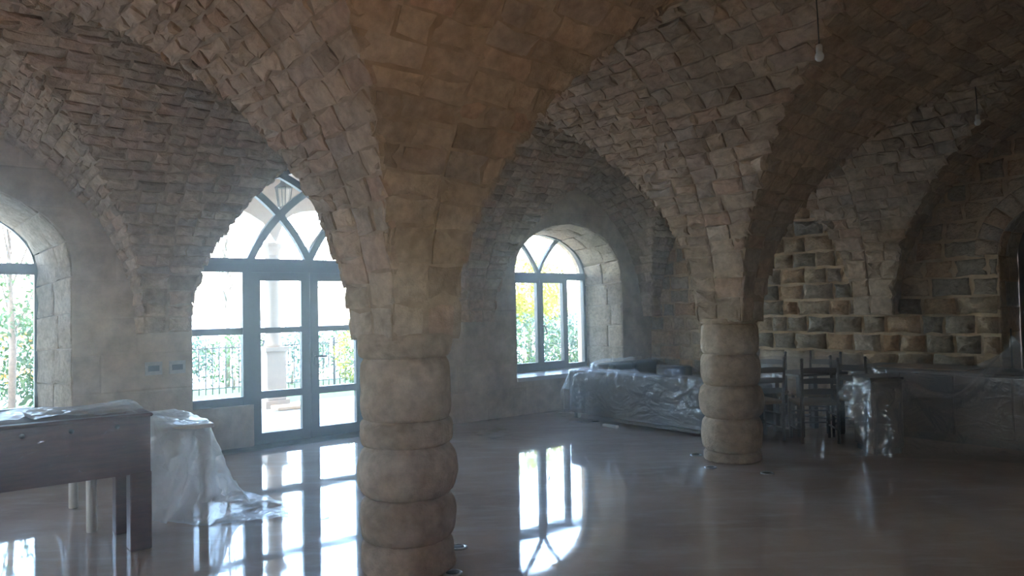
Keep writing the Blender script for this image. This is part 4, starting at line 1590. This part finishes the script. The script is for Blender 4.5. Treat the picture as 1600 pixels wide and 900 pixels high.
# ---- long table along the stone wall, dark cabinet in front of it
t4u1 = U_BACK - 0.12
t4 = W(t4u1 - 0.45, -0.55)
long_t = empty('sideboard', (t4.x, t4.y, 0), 'long dark wooden sideboard along the rusticated stone wall, under film', 'sideboard')
fn4 = FN(t4u1, -0.55)
LT0, LT1 = -1.25, 1.15
MB().rbox(-0.85, 0, LT0, LT1, 0.765, 0.80, 0.008, fn4, 1).build('top', 'darkwood', long_t)
MB().box(-0.80, -0.02, LT0 + 0.03, LT1 - 0.03, 0.08, 0.767, fn4).build('carcass', 'darkwood', long_t)
MB().box(-0.76, -0.04, LT0 + 0.06, LT1 - 0.06, 0.0, 0.08, fn4).build('plinth', 'black', long_t)
for k in range(4):
    y = LT0 + 0.05 + k * (LT1 - LT0 - 0.1) / 4
    dr = MB().rbox(-0.82, -0.798, y + 0.01, y + 0.565, 0.10, 0.75, 0.004, fn4, 1).build('door', 'darkwood', long_t)
    MB().box(-0.835, -0.818, y + 0.49, y + 0.51, 0.42, 0.54, fn4).build('handle', 'black', dr)
# flattened cardboard lying on the long table
cb = MB().box(-0.70, -0.10, -0.15, 0.85, 0.801, 0.812, fn4).build('cardboard_sheet', 'card')
tag(cb, 'flat brown cardboard sheet lying on the sideboard', 'cardboard')
cu_, cv_ = UV(3.73, 7.80)
cb0 = W(cu_ + 0.2, cv_ + 0.05)
ROTC = 0.0
def fnc(x, y, z):
    return Vector((3.72 + x, 7.78 + y + 0.06 * x, z))
cab = empty('dark_cabinet', (3.89, 8.0, 0), 'narrow dark cabinet under film in front of the sideboard', 'cabinet')
MB().rbox(0.01, 0.35, 0.01, 0.42, 0.06, 0.775, 0.006, fnc, 1).build('carcass', 'darkwood', cab)
MB().box(0.0, 0.36, 0.0, 0.43, 0.775, 0.80, fnc).build('top', 'darkwood', cab)
MB().box(0.03, 0.33, 0.03, 0.40, 0.0, 0.06, fnc).build('plinth', 'black', cab)
cdoor = MB().box(0.025, 0.335, -0.004, 0.012, 0.09, 0.75, fnc).build('door', 'darkwood', cab)
MB().box(0.30, 0.315, -0.02, -0.003, 0.42, 0.54, fnc).build('handle', 'black', cdoor)
kb = W(cu_, cv_)
# pointed stand on the long table that holds the film up
sp = Vector((5.47, 8.17, 0))
su, sv = UV(sp.x, sp.y)
stand = empty('rod_stand', (sp.x, sp.y, 0.80), 'thin upright rod on a round foot holding up the film like a tent', 'stand')
MB().lathe((sp.x, sp.y, 0), [(0.11, 0.80), (0.11, 0.815), (0.03, 0.83), (0.012, 0.84)], 18).build('foot', 'black', stand, True)
MB().tube([(sp.x, sp.y, 0.83), (sp.x, sp.y, 1.27)], 0.008, 8).build('rod', 'black', stand, True)

def rbx(cx, cy, hx, hy, z0, z1, rz):
    return (cx, cy, (z0 + z1) / 2, hx, hy, (z1 - z0) / 2, rz)
tb = W(t4u1 - 0.425, -0.55 + (LT0 + LT1) / 2)
col_table = rbx(tb.x, tb.y, 0.425, (LT1 - LT0) / 2, 0.60, 0.80, ROT_U)
col_cab = rbx(3.90, 8.0, 0.18, 0.215, 0, 0.80, 0.06)
wallb = ubox(U_BACK, U_BACK + 1, -5, 6, 0, 4)
chairs_c = []
for (x, y), rz, lb in chair_spots:
    co, si = math.cos(rz), math.sin(rz)
    chairs_c.append(rbx(x - (-0.03) * si, y + (-0.03) * co, 0.225, 0.06, 0.4, 0.975, rz))
    chairs_c.append(rbx(x - 0.2 * si, y + 0.2 * co, 0.24, 0.23, 0.2, 0.47, rz))
# small square table the chairs are pushed round
dt_ = W(*UV(3.62, 9.2))
dtab = empty('square_table', (dt_.x, dt_.y, 0), 'small dark square table amid the ladder-back chairs', 'table')
fnt = lambda x, y, z: Vector((dt_.x + x * 0.95 - y * 0.3, dt_.y + x * 0.3 + y * 0.95, z))
MB().rbox(-0.36, 0.36, -0.30, 0.30, 0.72, 0.75, 0.006, fnt, 1).build('tabletop', 'darkwood', dtab)
for x in (-0.32, 0.26):
    for y in (-0.26, 0.20):
        MB().box(x, x + 0.06, y, y + 0.06, 0, 0.72, fnt).build('leg', 'darkwood', dtab)
chairs_c.append(rbx(dt_.x, dt_.y, 0.37, 0.31, 0.3, 0.75, 0.3))
# film over the chairs
nx, ny, dx = 46, 52, 0.055
def chair_fn(x, y):
    return 3.28 + x, 9.05 + y
g = flat_grid(nx, ny, dx, chair_fn, 1.0)
g = drape(nx, ny, dx, g, chairs_c + [rbx(c2.x, c2.y, 0.29, 0.29, 0, 2, 0.3), col_cab, wallb, col_table], steps=170, iters=9, wrinkle=0.03)
sheet_obj('plastic_sheet', g, 'film', 'thin plastic film thrown over the ladder-back chairs')
# film over the cabinet, the long table and the rod
nx, ny, dx = 66, 50, 0.055
def tent_fn(x, y):
    q = 0.35
    co, si = math.cos(-q), math.sin(-q)
    return 5.15 + x * co - y * si, 8.0 + x * si + y * co
def tent_z(x, y):
    return 0.84 + max(0, 0.40 - 0.55 * math.hypot(x - sp.x, y - sp.y))
g = flat_grid(nx, ny, dx, tent_fn, tent_z)
d2 = (g[:, :, 0] - sp.x) ** 2 + (g[:, :, 1] - sp.y) ** 2
pi = int(np.argmin(d2))
g = drape(nx, ny, dx, g, [col_cab, col_table, wallb], steps=200, iters=9, pins=[(pi, (sp.x, sp.y, 1.245))], wrinkle=0.02)
sheet_obj('plastic_sheet', g, 'film_tent', 'plastic film hung like a tent over the rod, the sideboard and the cabinet', crumple=0.01)

# ---- bulbs on cords
def pendant(x, y, z, ztop, label):
    r = empty('pendant_bulb', (x, y, z - 0.06), label, 'bulb', 'bare bulbs on cords')
    MB().tube([(x, y, z + 0.07), (x - 0.004, y, z + 0.25), (x - 0.02, y, ztop)], 0.004, 6).build('cord', 'cord', r, True)
    MB().lathe((x, y, z), [(0.019, 0.028), (0.021, 0.032), (0.021, 0.075), (0.012, 0.082)], 14).build('socket', 'socket', r, True)
    MB().lathe((x, y, z), [(0.004, -0.036), (0.018, -0.031), (0.028, -0.018), (0.031, 0.0), (0.028, 0.014), (0.020, 0.028), (0.016, 0.034)], 18).build('glass_bulb', 'bulb', r, True)
pendant(2.12, 5.0, 3.27, 3.95, 'bare white bulb on a cord hanging before the column by the covered sofa')
pendant(4.83, 7.6, 3.42, 3.95, 'bare white bulb on a cord hanging before the low arched doorway')

# ---- floor lights around the columns
def floor_light(x, y, label):
    r = empty('floor_light', (x, y, 0), label, 'floor light', 'round lights sunk in the floor')
    MB().lathe((x, y, 0), [(0.062, 0.001), (0.062, 0.006), (0.055, 0.010), (0.042, 0.010), (0.040, 0.004)], 24).build('ring', 'steel', r, True)
    MB().lathe((x, y, 0), [(0.041, 0.001), (0.041, 0.006), (0.02, 0.0075)], 20).build('lens', 'black', r, True)
def floor_px(px, py):
    dx_, dy_ = px - 800, py - 450
    x_, y_ = px - 0.02 * dy_, py + 0.02 * dx_
    Z = FPX * CAM_H / (y_ - 482)
    return (x_ - 800) / FPX * Z, Z
for (px, py), lb in (((717, 852), 'round steel floor light by the column near the glazed door, towards the windows'), ((708, 892), 'round steel floor light by the column near the glazed door, away from the windows'),
                     ((1086, 710), 'round steel floor light by the column at the sofa, towards the windows'), ((1108, 729), 'round steel floor light at the lit side of the column by the sofa'),
                     ((1196, 738), 'round steel floor light on the shaded side of the column by the sofa')):
    x, y = floor_px(px, py)
    floor_light(x, y, lb)

# ---- bluish volume added in the hall to imitate veiling lens glare
m, nt, b, out = new_mat('glare_veil_volume')
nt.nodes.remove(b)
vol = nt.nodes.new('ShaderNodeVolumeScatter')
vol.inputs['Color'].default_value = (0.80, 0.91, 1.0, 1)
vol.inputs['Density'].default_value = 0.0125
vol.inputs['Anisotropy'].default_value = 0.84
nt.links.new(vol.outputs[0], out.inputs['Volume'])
M['glare_veil'] = m
hz = MB().box(U_LEFT - 0.25, U_BACK + 0.8, V_NEAR - 0.3, V_WIN + 0.96, -0.1, 4.28, lambda x, y, z: W(x, y, z)).build('glare_veil', 'glare_veil')
tag(hz, 'thin bluish volume imitating lens glare through the whole vaulted hall', 'glare_veil', kind='stuff')
